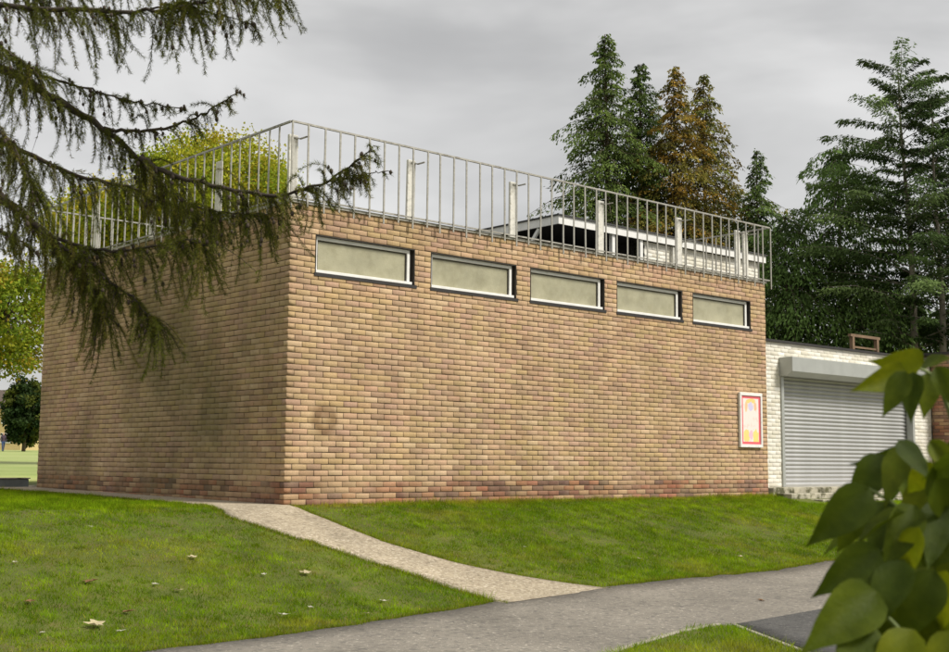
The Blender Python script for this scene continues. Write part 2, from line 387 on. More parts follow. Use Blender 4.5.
def make_bricks(items, side, face, matl, palette_fn, depth, parent, single, ch=.003):
    "single: set of item indices that become objects of their own"
    r = np.random.default_rng(11 if side == 'front' else 12)
    V = []; Fs = []; Cc = []; n = 0; cache = {}
    for i, (u0, u1, z0, z1, k) in enumerate(items):
        c = palette_fn(u0, z0, k, r); jit = float(np.clip(r.normal(0, .0018), -.004, .0025)); dz = r.normal(0, .0013)
        l = u1 - u0; h = z1 - z0
        if i in single:
            key = (round(l, 3), c)
            if key not in cache:
                v, f = brick_geo(l, h, depth, ch)
                if side != 'front': v = v[:, [1, 0, 2]]; f = f[:, ::-1]
                cache[key] = npmesh('brick', v, f, matl, np.tile(c, (12, 1)))
            o = link('brick', cache[key], parent, tuple(place(u0, z0 + dz, side, face + jit)))
        else:
            v, f = brick_geo(l, h, depth, ch)
            tilt = float(np.clip(r.normal(0, .0012), -.002, .002))
            v[:, 1] += jit + tilt * (v[:, 0] / l); v[:, 2] += dz
            if side != 'front': v = v[:, [1, 0, 2]]; f = f[:, ::-1]
            V.append(v + place(u0, z0, side, face)); Fs.append(f + n); Cc.append(np.tile(c, (12, 1))); n += 12
    o = link('brickwork', npmesh('brickwork', np.vstack(V), np.vstack(Fs), matl, np.vstack(Cc)), parent); tag(o, kind='stuff')
    return o

L_, D_, HT = 10.39, 7.765, 3.90
hall = empty('brick_hall', (0, 0, 0), 'flat roofed buff brick hall with five high strip windows and railed roof', 'building')
WIN = [(.40 + 1.965 * k, .40 + 1.965 * k + 1.67, 3.0, 3.525) for k in range(5)]
# mortar cores
m = MB(); i_ = .007
m.box(i_, L_ - i_, i_, .215, -.9, 3.0 - .001); m.box(i_, L_ - i_, i_, .215, 3.525, HT - .002)
xs = [i_] + [q for wn in WIN for q in wn[:2]] + [L_ - i_]
for a, b in zip(xs[0::2], xs[1::2]): m.box(a + (.004 if a > .1 else 0), b - .004 if b < 10 else b, i_, .215, 3.0 - .001, 3.525)
front = m.build('front_wall', M['mortar'], hall)
side = MB().box(i_, .215, .216, D_ - i_, -.6, HT - .002).build('side_wall', M['mortar'], hall)
MB().box(L_ - .215, L_ - i_, .216, D_ - i_, -.6, HT - .002).box(.216, L_ - .216, D_ - .215, D_ - i_, -.6, HT - .002).build('rear_wall', M['mortar'], hall)
def pal(u, z, k, r):
    if k < 9 + 0:                                    # courses from -0.375: plinth is up to 0.30
        c = RED[r.integers(len(RED))]
    else: c = BUFF[r.integers(len(BUFF))]
    return tuple(float(q) for q in c)
Z0 = -.375
fi = wall_layout(L_, Z0, 57, 0, WIN, rng); si = wall_layout(D_, Z0, 57, 1, [], rng)
allb = [(('f', i), np.linalg.norm(np.array([(a + b) / 2, 0, c]) - CAM), b - a) for i, (a, b, c, d, k) in enumerate(fi) if c > -.01 and c > float(hgt(a, -.01)) - .01] + \
       [(('s', i), np.linalg.norm(np.array([0, (a + b) / 2, c]) - CAM) * 1.06, b - a) for i, (a, b, c, d, k) in enumerate(si) if c > -.01]
allb = sorted([q for q in allb if q[2] > .2], key=lambda q: q[1])[:300]
make_bricks(fi, 'front', 0.0, M['brick'], pal, .1025, front, {q[0][1] for q in allb if q[0][0] == 'f'})
make_bricks(si, 'side', 0.0, M['brick_side'], pal, .1025, side, {q[0][1] for q in allb if q[0][0] == 's'})
# roof slab and edge
MB().box(.10, L_ - .10, .10, D_ - .10, HT - .05, HT + .02).build('roof', M['felt'], hall)
MB().box(-.022, L_ + .022, -.022, .16, HT, HT + .038).box(-.022, .16, .161, D_ + .02, HT, HT + .038).box(L_ - .16, L_ + .022, .161, D_ + .02, HT, HT + .038).box(.161, L_ - .161, D_ - .16, D_ + .02, HT, HT + .038).build('coping', M['lead'], hall)
for k, (a, b, c, d) in enumerate(WIN):
    f = MB(); y0, y1 = .050, .100; t = .048; b0_ = b; b = b - .045
    f.box(a + .01, b - .01, y0, y1, d - t - .012, d - .012); f.box(a + .01, a + .01 + t, y0, y1, c + .02, d - t - .012); f.box(b - .01 - t, b - .01, y0, y1, c + .02, d - t - .012)
    f.box(a + .01 + t, b - .01 - t, y0, y1, c + .02, c + .02 + t)
    f.box(a + .008, b + .0, .004, y0 - .001, c + .020, c + .060)            # projecting white cill nose
    wo = f.build('window', M['white_paint'], hall, bevel=.004)
    MB().box(a + .056, b - .056, .080, .086, c + .066, d - .058).build('pane', M['glass'], wo)
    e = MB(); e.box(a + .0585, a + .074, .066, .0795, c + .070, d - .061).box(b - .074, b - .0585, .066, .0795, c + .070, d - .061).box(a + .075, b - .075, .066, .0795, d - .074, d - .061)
    e.build('reflection_strip', M['shade_reflection'], wo)  # thin dark strips painted in for the reflection along the pane edge
    b = b0_; MB().box(b - .052, b - .002, .060, .21, c + .019, d - .012).box(b - .010, b - .002, .004, .059, c + .019, d - .012).box(a + .002, a + .010, .004, .21, c + .001, d - .001).box(a + .0105, b - .0015, .004, .21, d - .0115, d - .001).build('reveal_shade', M['shade_reflection'], wo)  # dark strips paint in the shade of the window recess
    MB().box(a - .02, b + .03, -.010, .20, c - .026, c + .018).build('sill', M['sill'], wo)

# ------------------------------------------------------------------ roof railing
rl = empty('roof_railing', (0, 0, HT + .05), 'grey metal railing of thin upright bars around the flat roof edge', 'railing')
RZ = 4.955; o_ = -.045; XE = L_ + .10
sides = {'front': ((o_, o_), (XE, o_)), 'side': ((o_, o_ + .02), (o_, D_ + .03)), 'end': ((XE, o_ + .02), (XE, D_ + .03)), 'back': ((o_ + .03, D_ + .04), (XE - .03, D_ + .04))}
bal_mesh = MB().box(-.012, .012, -.007, .007, -.02, 1.075).mesh('baluster', M['galv'])
bal_mesh2 = MB().box(-.007, .007, -.012, .012, -.02, 1.075).mesh('baluster', M['galv'])
long_mesh = MB().box(-.012, .012, -.007, .007, -.07, 1.075).mesh('baluster', M['galv'])
long_mesh2 = MB().box(-.007, .007, -.012, .012, -.07, 1.075).mesh('baluster', M['galv'])
for nm, (a, b) in sides.items():
    dx = b[0] - a[0]; dy = b[1] - a[1]; ln = math.hypot(dx, dy)
    MB().bar((*a, RZ), (*b, RZ), .030, .024).build('top_rail', M['galv'], rl)
    MB().bar((*a, HT + .060), (*b, HT + .060), .022, .02).build('bottom_rail', M['galv'], rl)
    n = int(round(ln / .248))
    for i in range(n + 1):
        if nm in ('side', 'end', 'back') and i == 0: continue
        t = i / n; x = a[0] + dx * t; y = a[1] + dy * t
        if nm == 'front' and i == n: x -= .0
        lg = i % 2 == 0
        jx = random.gauss(0, .006)
        ox, oy = ((jx, -.020) if nm == 'front' else (jx, .02) if nm == 'back' else (-.02 if nm == 'side' else .02, jx))
        o = link('baluster', ((long_mesh if lg else bal_mesh) if nm in ('front', 'back') else (long_mesh2 if lg else bal_mesh2)), rl, (x + ox, y + oy, RZ - 1.075 - .012))
        o.rotation_euler = (random.gauss(0, .004), random.gauss(0, .004), 0)
post_mesh = MB().box(-.07, .07, -.022, .022, 0, .88).mesh('post', M['worn_white'], bevel=.006)
post_mesh_s = MB().box(-.022, .022, -.07, .07, 0, .88).mesh('post', M['worn_white'], bevel=.006)
br_mesh = MB().box(-.02, .11, -.010, -.002, .81, .828).box(.092, .11, -.155, -.0101, .81, .828).mesh('bracket', M['galv'])
for x in (.10, 2.07, 4.07, 6.04, 8.06, 9.74, 9.98):
    p = link('post', post_mesh, rl, (x, .135, HT + .05)); p.rotation_euler = (0, random.gauss(0, .008), 0)
    b = bpy.data.objects.new('bracket', br_mesh); col.objects.link(b); b.parent = p; b.location = (0, -.022, .02)
for y in (2.1, 4.1, 6.1):
    link('post', post_mesh_s, rl, (.135, y, HT + .05)); link('post', post_mesh_s, rl, (L_ - .135, y, HT + .05))

# ------------------------------------------------------------------ roof pavilion behind the railing
pv = empty('roof_pavilion', (7.0, 2.0, HT + .02), 'low white fascia pavilion with dark open bay rising behind the roof railing', 'pavilion')
px0, px1, py0, py1, pz = 6.98, 13.3, 2.0, 6.6, 5.0
MB().box(px0, px1, py0, py0 + .03, pz - .15, pz).box(px0, px0 + .03, py0 + .031, py1, pz - .15, pz).box(px1 - .03, px1, py0 + .031, py1, pz - .15, pz).build('fascia', M['white_paint'], pv)
MB().box(px0 - .03, px1 + .03, py0 - .03, py1 + .03, pz, pz + .025).build('roof_deck', M['felt'], pv)
MB().box(px0 + .2, 9.45, py1 - .2, py1 - .1, HT + .02, pz - .15).box(9.36, 9.45, py0 + .35, py1 - .21, HT + .02, pz - .15).box(px0 + .031, 9.45, py0 + .031, py1, pz - .13, pz - .10).build('shade_panel', M['bay_shade'], pv)  # near-black panels paint in the shade inside the open bay
for (x, y) in ((px0 + .06, 3.9), (px0 + .06, 3.2), (9.30, py0 + .08), (8.5, py0 + .08)):
    MB().box(x - .04, x + .04, y - .04, y + .04, HT + .02, pz - .13).build('post', M['white_paint'], pv)
MB().bar((px0 + .06, 3.16, HT + .25), (px0 + .06, 2.55, pz - .16), .05, .06).build('brace', M['white_paint'], pv)
MB().bar((7.6, py0 + .05, HT + .12), (9.26, py0 + .05, HT + .36), .03, .04).build('handrail', M['white_paint'], pv)
WHITE = [lin(*c) for c in ((226, 222, 208), (218, 213, 196), (232, 228, 216), (222, 216, 202), (210, 204, 186))]
wpal = lambda u, z, k, r: tuple(float(q) for q in WHITE[r.integers(len(WHITE))])
def offs(items, du): return [(a + du, b + du, c, d, k) for a, b, c, d, k in items]
cw = MB().box(9.46, 10.42, py0 + .107, py0 + .25, HT + .02, pz - .15).box(10.42, px1 - .12, py0 + .107, py0 + .25, 2.8, pz - .15).box(px1 - .26, px1 - .12, py0 + .251, py1 - .05, 2.8, pz - .15).build('wall', M['white_mortar'], pv)
make_bricks(offs(wall_layout(px1 - .12 - 9.46, HT + .06, 11, 0, [], rng), 9.46), 'front', py0 + .10, M['wall_white'], wpal, .05, cw, set(), .0012)

# ------------------------------------------------------------------ white garage with roller shutter
GY = .30; GX0, GX1 = L_ + .012, 16.95; GH = 2.88; FL = .15
gar = empty('garage', (GX0, GY, 0), 'low white painted brick garage with roller shutter beside the brick hall', 'building')
SH = (11.28, 16.15, FL, 2.36)
m = MB(); j = GY + .0045
m.box(GX0, SH[0], j, GY + .25, -.4, GH).box(SH[1], GX1, j, GY + .25, -.4, GH).box(SH[0], SH[1], j, GY + .25, SH[3], GH).box(SH[0], SH[1], j, GY + .25, -.4, FL)
gw = m.build('wall', M['white_mortar'], gar)
make_bricks(offs(wall_layout(GX1 - GX0, FL - .30, 40, 0, [(SH[0] - GX0, SH[1] - GX0, FL, SH[3])], rng), GX0), 'front', GY, M['wall_white'], wpal, .05, gw, set(), .0012)
MB().box(GX0, GX1, GY + .1, 8, GH - .1, GH - .02).box(GX1 - .25, GX1, GY + .26, 8, -.3, GH - .11).box(GX0, GX1 - .26, 7.75, 8, -.3, GH - .11).build('roof', M['felt'], gar)
MB().box(GX0, GX1 + .02, GY - .05, GY + .28, GH + .001, GH + .045).build('coping', M['sill'], gar)
sh = MB().box(SH[0] + .02, SH[1] - .02, GY + .16, GY + .18, SH[2], SH[3]).build('roller_shutter', M['steel'], gar)
ns = 28; sp = (SH[3] - SH[2] - .01) / ns
prof = [(0, 0.0), (-.006, .010), (-.017, .026), (-.020, .040), (-.014, .056), (-.003, .066), (0, .0735)]
v = []; f = []
for x in (0, SH[1] - SH[0] - .10):
    for (dy, dz) in prof: v.append((x, dy, dz * sp / .0755))
    for (dy, dz) in prof[::-1]: v.append((x, .012, dz * sp / .0755))
n = len(prof) * 2
for k in range(n): f.append((k, (k + 1) % n, n + (k + 1) % n, n + k))
slat = bpy.data.meshes.new('slat'); slat.from_pydata(v, [], f); slat.update(); slat.materials.append(M['steel'])
for k in range(ns): link('slat', slat, sh, (SH[0] + .05, GY + .145 + random.gauss(0, .0012), SH[2] + .005 + k * sp))
for x0, x1 in ((SH[0] - .03, SH[0] + .055), (SH[1] - .055, SH[1] + .03)): MB().box(x0, x1, GY - .03, GY + .12, SH[2], SH[3]).build('guide_rail', M['steel_box'], sh, bevel=.004)
hb = MB(); n = 0
bx0, bx1 = SH[0] - .06, SH[1] + .06; yf = GY - .30; pr = [(GY - .004, 2.24), (GY - .17, 2.24), (yf, 2.32), (yf, 2.60), (GY - .004, 2.60)]
hb.v = [(x, y, z) for x in (bx0, bx1) for y, z in pr]; hb.f = [(0, 1, 2, 3, 4)[::-1], (5, 6, 7, 8, 9)] + [(k, (k + 1) % 5, 5 + (k + 1) % 5, 5 + k) for k in range(5)]
hb.build('shutter_housing', M['steel_box'], gar, bevel=.006)
st = empty('concrete_steps', (10.6, GY - .3, 0), 'mossy pale concrete steps up to the roller shutter', 'steps')
for x0, y0, z1 in ((10.46, GY - .36, FL), (10.52, GY - .70, .048), (11.0, GY - 1.04, -.055)):
    MB().box(x0, 17.6, y0, y0 + .338 if z1 < FL else GY + .0, z1 - .30, z1).build('step', M['concrete'], st, bevel=.012)
# brown brick annexe to the right of the garage
an = empty('brick_annexe', (17.0, 0, 0), 'brown brick annexe beyond the white garage wall', 'building')
aw = MB().box(16.977, 21.5, -.193, 4, -.3, 3.0).build('wall', M['mortar'], an)
make_bricks(offs(wall_layout(4.5, -.20, 42, 0, [], rng), 16.975), 'front', -.20, M['brick'], lambda u, z, k, r: tuple(float(q) for q in RED[r.integers(len(RED))]), .05, aw, set())
make_bricks(wall_layout(.49, -.20, 42, 1, [], rng) and [(a - .20, b - .20, c, d, k) for a, b, c, d, k in wall_layout(.49, -.20, 42, 1, [], rng)], 'side', 16.97, M['brick'], lambda u, z, k, r: tuple(float(q) for q in RED[r.integers(len(RED))]), .05, aw, set())
MB().box(16.95, 21.6, -.24, 4, 3.001, 3.06).build('coping', M['sill'], an)
# timber frame on the garage roof
tf = empty('timber_frame', (15.6, 1.2, GH - .02), 'small rusty brown frame standing on the garage roof', 'frame')
for x in (15.3, 16.3): MB().box(x - .04, x + .04, 1.16, 1.24, GH - .02, 3.36).build('upright', M['rust'], tf)
MB().box(15.2, 16.4, 1.16, 1.24, 3.361, 3.42).build('crossbar', M['rust'], tf); MB().box(15.341, 16.259, 1.18, 1.22, 3.12, 3.16).build('lower_bar', M['rust'], tf)

# ------------------------------------------------------------------ notice board
def poster_mat():
    m = bpy.data.materials.new('poster_print'); m.use_nodes = True; t = m.node_tree; p = t.nodes['Principled BSDF']; N = t.nodes.new; L = t.links.new
    p.inputs['Roughness'].default_value = .3
    tcn = N('ShaderNodeTexCoord'); sep = N('ShaderNodeSeparateXYZ'); L(tcn.outputs['Generated'], sep.inputs[0])
    def mth(op, a, b=None):
        n = N('ShaderNodeMath'); n.operation = op
        for i, q in enumerate((a, b)):
            if q is None: continue
            if isinstance(q, (int, float)): n.inputs[i].default_value = q
            else: L(q, n.inputs[i])
        return n.outputs[0]
    x, z = sep.outputs['X'], sep.outputs['Z']
    ax = mth('ABSOLUTE', mth('SUBTRACT', x, .5)); az = mth('ABSOLUTE', mth('SUBTRACT', z, .5))
    edge = mth('MAXIMUM', mth('GREATER_THAN', ax, .41), mth('GREATER_THAN', az, .445))
    ns = N('ShaderNodeTexNoise'); ns.inputs['Scale'].default_value = 7; ns.inputs['Detail'].default_value = 2; L(tcn.outputs['Generated'], ns.inputs['Vector'])
    def mix(f, a, b):
        q = N('ShaderNodeMix'); q.data_type = 'RGBA'; L(f, q.inputs[0])
        for i, c in ((6, a), (7, b)):
            if isinstance(c, tuple): q.inputs[i].default_value = (*c, 1)
            else: L(c, q.inputs[i])
        return q.outputs[2]
    def blob(cx, cz, rx, rz):
        d = mth('ADD', mth('POWER', mth('DIVIDE', mth('SUBTRACT', x, cx), rx), 2), mth('POWER', mth('DIVIDE', mth('SUBTRACT', z, cz), rz), 2))
        d = mth('ADD', d, mth('MULTIPLY', mth('SUBTRACT', ns.outputs['Fac'], .5), 3.0))
        return mth('LESS_THAN', d, 1)
    c = mix(mth('GREATER_THAN', ns.outputs['Fac'], .60), lin(242, 226, 218), lin(244, 214, 204))
    for b, k in ((blob(.5, .89, .26, .05), (240, 208, 130)), (blob(.26, .78, .08, .1), (244, 196, 150)), (blob(.75, .78, .08, .1), (244, 190, 150)), (blob(.5, .78, .16, .08), (208, 200, 226)),
                 (blob(.27, .16, .16, .14), (240, 214, 130)), (blob(.75, .16, .16, .14), (240, 218, 128)), (blob(.5, .2, .1, .1), (230, 190, 205))): c = mix(b, c, lin(*k))
    c = mix(edge, c, lin(224, 100, 108)); L(c, p.inputs['Base Color']); return m
nb = empty('notice_board', (9.84, -.03, .89), 'white framed notice board with a pink bordered poster on the brick wall', 'notice board')
a, b, c, d = 9.50, 10.17, .87, 1.85
MB().box(a, b, -.052, -.004, c, c + .055).box(a, b, -.052, -.004, d - .055, d).box(a, a + .05, -.052, -.004, c + .055, d - .055).box(b - .05, b, -.052, -.004, c + .055, d - .055).build('frame', M['white_paint'], nb, bevel=.004)
MB().box(a + .05, b - .05, -.034, -.006, c + .055, d - .055).build('poster', poster_mat(), nb)

# ------------------------------------------------------------------ low grey kerb block by the far corner
kb = empty('kerb_block', (-.6, 8.2, .06), 'low blue grey kerb block by the far corner of the hall', 'kerb')
MB().box(-1.05, -.02, 8.05, 8.27, .0, .215).build('block', M['kerb_grey'], kb, bevel=.01)
MB().box(-1.07, 0.0, 8.03, 8.29, .216, .235).build('cap', M['concrete'], kb, bevel=.004)

# ------------------------------------------------------------------ foliage helpers
def diamonds(P, D, S, ln, wd):
    "elongated rhombs at P, along D, side S: (n,4,3)"
    D = D / np.linalg.norm(D, axis=1, keepdims=True); S = np.cross(D, S); S /= (np.linalg.norm(S, axis=1, keepdims=True) + 1e-9)
    ln = ln[:, None]; wd = wd[:, None]
    return np.stack([P, P + D * ln * .45 + S * wd, P + D * ln, P + D * ln * .45 - S * wd], 1)
def quads_mesh(name, Q, mt, C):
    n = len(Q); return npmesh(name, Q.reshape(-1, 3), np.arange(n * 4).reshape(n, 4), mt, np.repeat(C, 4, 0))

def conifer(name, base, H, prof, label, group, colr, tipc, nb=150, per=70, droop=.35, rise=.1, crown_from=.12, leaf=(.20, .055), flat=.35, seed=0, trunk_r=None, ragged=.42, lean=(0, 0), autumn=None, dens=2.1, fine=.62, gain=2.0, hang=1.0, bark='bark'):
    r = np.random.default_rng(seed); base = np.array(base, float)
    root = empty(name, tuple(base), label, 'tree', group)
    tr = trunk_r or H * .013
    top = base + np.array([lean[0], lean[1], H])
    ax = lambda t: base + (top - base) * t
    m = MB(); pts = [ax(t) + np.array([.05 * math.sin(9 * t + seed), .05 * math.cos(7 * t), 0]) * (t > 0) for t in np.linspace(0, 1, 10)]; pts[0][2] -= .2
    m.tube(pts, [tr * (1 - .93 * t) for t in np.linspace(0, 1, 10)], 8)
    lb = MB(); Q = []; Cs = []
    for i in range(nb):
        t = crown_from + (1 - crown_from) * ((i + r.random()) / nb) ** .9
        R = prof(t) * H * (1 + r.normal(0, ragged))
        if R < .05: R = .05
        az = i * 2.39996 + r.normal(0, .4); o = np.array([math.cos(az), math.sin(az), 0]); p0 = ax(t)
        s = np.linspace(0, 1, 7)
        up = rise * (.4 + 1.2 * t)
        path = p0 + np.outer(s * R, o) + np.outer(R * (up * s - droop * s ** 2.2), [0, 0, 1])
        lb.tube(path[::2], [tr * .22 * (1 - t * .6) * q for q in (1, .7, .45, .18)], 4)
        k = max(14, int(per * dens * (R / (prof(.35) * H + 1e-6)) ** 1.0 * (.6 + .8 * r.random())))
        u = .12 + .88 * r.random(k) ** .75
        P = np.stack([np.interp(u, s, path[:, c]) for c in range(3)], 1)
        sd = np.array([-o[1], o[0], 0]); wdt = flat * R * np.sin(np.clip(u * 2.6, 0, 3.0))
        off = r.normal(0, .5, k) * wdt
        P = P + off[:, None] * sd + np.outer((-np.abs(off) * .45 - r.random(k) ** 2 * .12 * R) * hang, [0, 0, 1]) + r.normal(0, .03, (k, 3))
        D = o * 0.8 + np.sign(off)[:, None] * sd * .6 + np.outer(-.55 - .8 * r.random(k), [0, 0, 1]) * (droop * 1.8 + .15) + r.normal(0, .28, (k, 3))
        ln = leaf[0] * fine * (.6 + .8 * r.random(k)); wd = leaf[1] * fine * .8 * (.6 + .8 * r.random(k))
        Q.append(diamonds(P, D, r.normal(0, .5, (k, 3)) + [0, 0, 1], ln, wd))
        f = np.clip(.55 * u + .25 * r.random(k) + r.normal(0, .12), 0, 1)[:, None]
        c = np.array(colr) * (1 - f) + np.array(tipc) * f
        if autumn is not None:
            g = np.clip((vnoise(np.array([az * 1.3 + i * .0]), np.array([t * 9 + seed]), 1.0) - .35) * 2.2 + r.normal(0, .25, k), 0, 1)[:, None] * .75; c = c * (1 - g) + np.array(autumn) * g
        Cs.append(c * gain * np.array([1.12, 1.0, .85]) * (.5 + 1.0 * r.random()) * (.7 + .6 * r.random((k, 1))))
    m.build('trunk', M[bark], root, smooth=True); lb.build('branches', M[bark], root, smooth=True)
    link('crown', quads_mesh('crown', np.concatenate(Q), M['needle'], np.concatenate(Cs)), root)
    return root

def ground_at(px, d):
    p = at(px, 459, d); return (p[0], p[1], float(hgt(p[0], p[1])))
def ztop(py, d, px=600): return float(at(px, py, d)[2])
def tree_at(px, ptop, d): p = at(px, ptop, d); g = (p[0], p[1], float(hgt(p[0], p[1]))); return g, p[2] - g[2]

cone = lambda a: (lambda t: a * (1 - t) ** .85 + .006)
spire = lambda a: (lambda t: a * (1 - t) ** .78 * (.75 + .25 * math.cos(t * 1.6)) + .008)
GT = 'tall conifers behind the hall'
g, H = tree_at(606, 34, 47); conifer('conifer_tree', g, H, spire(.25), 'tallest dark green spire conifer behind the roof pavilion', GT, (.018, .035, .010), (.075, .115, .030), nb=360, per=135, droop=.55, rise=.25, seed=1, leaf=(.21, .06), flat=.30)
g, H = tree_at(641, 64, 48.5); conifer('conifer_tree', g, H, spire(.215), 'dark green conifer between the tallest spire and the yellowing conifer', GT, (.016, .032, .010), (.060, .100, .026), nb=320, per=125, droop=.55, rise=.2, seed=2, leaf=(.21, .06), flat=.30)
g, H = tree_at(675, 66, 47); conifer('conifer_tree', g, H, spire(.225), 'conifer turning yellow brown behind the roof railing', GT, (.035, .042, .010), (.120, .120, .028), nb=320, per=115, droop=.5, rise=.2, seed=3, leaf=(.20, .06), autumn=(.20, .125, .025))
g, H = tree_at(704, 74, 48); conifer('conifer_tree', g, H, spire(.25), 'half yellowed conifer on the shutter side of the yellowing conifer', GT, (.028, .042, .010), (.095, .115, .028), nb=320, per=115, droop=.5, rise=.2, seed=4, leaf=(.21, .06), autumn=(.14, .10, .025))
g, H = tree_at(757, 150, 46); conifer('conifer_tree', g, H, spire(.215), 'smaller pointed conifer between the yellowing ones and the dark drooping one', GT, (.018, .036, .012), (.065, .105, .030), nb=240, per=100, droop=.5, rise=.2, seed=5)
g, H = tree_at(735, 190, 50); conifer('conifer_tree', g, H, spire(.24), 'low bushy conifer behind the end of the roof railing', GT, (.018, .036, .012), (.060, .10, .028), nb=170, per=90, droop=.5, rise=.2, seed=15)
dome = lambda a: (lambda t: a * math.sqrt(max(0, 1 - t ** 2.4)) * (.8 + .2 * t) + .01)
g, H = tree_at(838, 146, 41); conifer('weeping_conifer_tree', g, H, dome(.235), 'broad dark drooping evergreen behind the garage', GT, (.010, .022, .007), (.048, .085, .024), gain=3.3, dens=1.15, ragged=.55, nb=250, per=130, droop=.85, rise=.35, seed=6, leaf=(.26, .06), flat=.28, crown_from=.05)
g, H = tree_at(785, 215, 40); conifer('evergreen_tree', g, H, dome(.30), 'short dense evergreen just behind where the hall meets the garage', GT, (.010, .020, .007), (.040, .072, .020), gain=3.3, dens=1.5, ragged=.5, nb=190, per=110, droop=.7, rise=.2, seed=7, leaf=(.24, .06), crown_from=.03)
g, H = tree_at(884, 286, 44); conifer('evergreen_tree', g, H, dome(.42), 'low dark evergreen behind the cedar trunks', GT, (.010, .020, .007), (.036, .066, .018), gain=3.3, nb=200, per=110, droop=.5, rise=.2, seed=8, leaf=(.24, .06), crown_from=.03)
ced = lambda a: (lambda t: a * (1 - t) ** .45 * (1 if t > .45 else .35 + t) + .02)
g, H = tree_at(908, 64, 38.5); conifer('cedar_tree', g, H, ced(.34), 'tall open cedar with level tiered branches behind the shutter', GT, (.012, .026, .010), (.060, .095, .034), nb=74, per=230, hang=.5, bark='cedar_bark', droop=.30, rise=.46, seed=9, leaf=(.22, .045), flat=.13, crown_from=.30, trunk_r=.16, ragged=.28, lean=(-.25, .15))
g, H = tree_at(933, 96, 38); conifer('cedar_tree', g, H, ced(.30), 'second cedar with bare lower trunk close beside the tall open cedar', GT, (.012, .026, .010), (.055, .095, .030), nb=78, per=230, hang=.35, bark='cedar_bark', droop=.22, rise=.36, seed=10, leaf=(.22, .045), flat=.14, crown_from=.34, trunk_r=.15)
g, H = tree_at(968, 120, 40); conifer('cedar_tree', g, H, spire(.25), 'dense green conifer beyond the pair of cedars', GT, (.014, .030, .010), (.060, .100, .028), nb=240, per=120, droop=.5, rise=.3, seed=11)

def broadleaf(name, base, H, R, zc, rz, label, group, cols, nclump=160, per=60, leaf=.10, seed=0, trunk=.16):
    r = np.random.default_rng(seed); base = np.array(base, float); root = empty(name, tuple(base), label, 'tree', group)
    cen = base + np.array([0, 0, zc]); m = MB(); lb = MB()
    m.tube([base - [0, 0, .2], base + [.05, 0, zc * .5], cen + [0, .05, 0], cen + [.1, 0, rz * .7]], [trunk, trunk * .8, trunk * .5, trunk * .12], 8)
    Q = []; Cs = []
    for i in range(nclump):
        d = r.normal(0, 1, 3); d /= np.linalg.norm(d); rad = (.45 + .55 * r.random() ** .5) * (.78 + .4 * vnoise(np.array([d[0] * 2 + seed]), np.array([d[2] * 2 + d[1]]), 1.3)[0])
        c = cen + d * rad * np.array([R, R, rz])
        if i % 3 == 0: lb.tube([cen + [0, 0, -rz * .4 + .3 * rz * r.random()], (cen + c) / 2 + [0, 0, .15], c], [trunk * .3, trunk * .16, .012], 4)
        k = int(per * (.5 + r.random())); P = c + r.normal(0, 1, (k, 3)) * np.array([.16, .16, .11]) * R * .75
        D = r.normal(0, 1, (k, 3)) + [0, 0, -.5]
        Q.append(diamonds(P, D, r.normal(0, 1, (k, 3)), leaf * (.6 + .8 * r.random(k)), leaf * .38 * (.6 + .8 * r.random(k))))
        cc = np.array(cols[r.integers(len(cols))]); Cs.append(cc * (.7 + .6 * r.random((k, 1))))
    m.build('trunk', M['bark'], root, smooth=True); lb.build('branches', M['bark'], root, smooth=True)
    link('crown', quads_mesh('crown', np.concatenate(Q), M['leaf'], np.concatenate(Cs)), root); return root
YG = [(.36, .40, .030), (.44, .43, .035), (.26, .33, .028), (.48, .40, .035)]
GL = 'leafy trees beyond the hall'
g = ground_at(205, 44); broadleaf('leafy_tree', g, 12, 2.9, ztop(186, 44, 205) - g[2], 2.2, 'yellow green leafy tree rising behind the railed roof', GL, YG, 300, 150, .115, 21)
g = ground_at(105, 46); broadleaf('leafy_tree', g, 12, 2.6, ztop(228, 46, 105) - g[2], 1.7, 'yellow green leafy tree seen through the side railing below larch branches', GL, YG, 240, 150, .115, 22)
g = ground_at(-12, 33); broadleaf('leafy_tree', g, 8, 1.75, ztop(312, 33, 0) - g[2], 1.65, 'leafy tree with yellowing hanging leaves past the far corner of the hall', GL, [(.17, .24, .02), (.34, .34, .03), (.26, .32, .025), (.38, .29, .03)], 210, 90, .095, 23)
g = ground_at(23, 120); broadleaf('round_tree', g, 7, 2.1, 4.0, 3.1, 'dark round tree at the far edge of the field', GL, [(.022, .045, .012), (.04, .07, .018), (.10, .12, .02), (.03, .055, .014)], 150, 90, .30, 24, trunk=.2)

# far house and a walker on the field
g = ground_at(-14, 146)
hs = empty('house', (g[0], g[1], 1.6), 'small ochre house with brown roof at the far edge of the field', 'house')
hx, hy, hz = g[0], g[1], 1.5
u = RT.copy(); u[2] = 0; u /= np.linalg.norm(u); vv = np.array([-u[1], u[0], 0])
def oriented(pts): return [tuple(np.array([hx, hy, hz]) + u * p[0] + vv * p[1] + np.array([0, 0, p[2]])) for p in pts]
def obox(x0, x1, y0, y1, z0, z1):
    b = MB(); b.box(x0, x1, y0, y1, z0, z1); b.v = oriented(b.v); return b
obox(-6, 4, 0, 7, 0, 5.0).build('wall', M['render'], hs)
rf = MB(); rf.v = oriented([(-6.4, -.5, 5.0), (4.4, -.5, 5.0), (4.4, 7.5, 5.0), (-6.4, 7.5, 5.0), (-6.4, 3.5, 7.4), (4.4, 3.5, 7.4)]); rf.f = [(0, 1, 5, 4), (2, 3, 4, 5), (0, 4, 3), (1, 2, 5), (3, 2, 1, 0)]
rf.build('roof', M['tile'], hs)
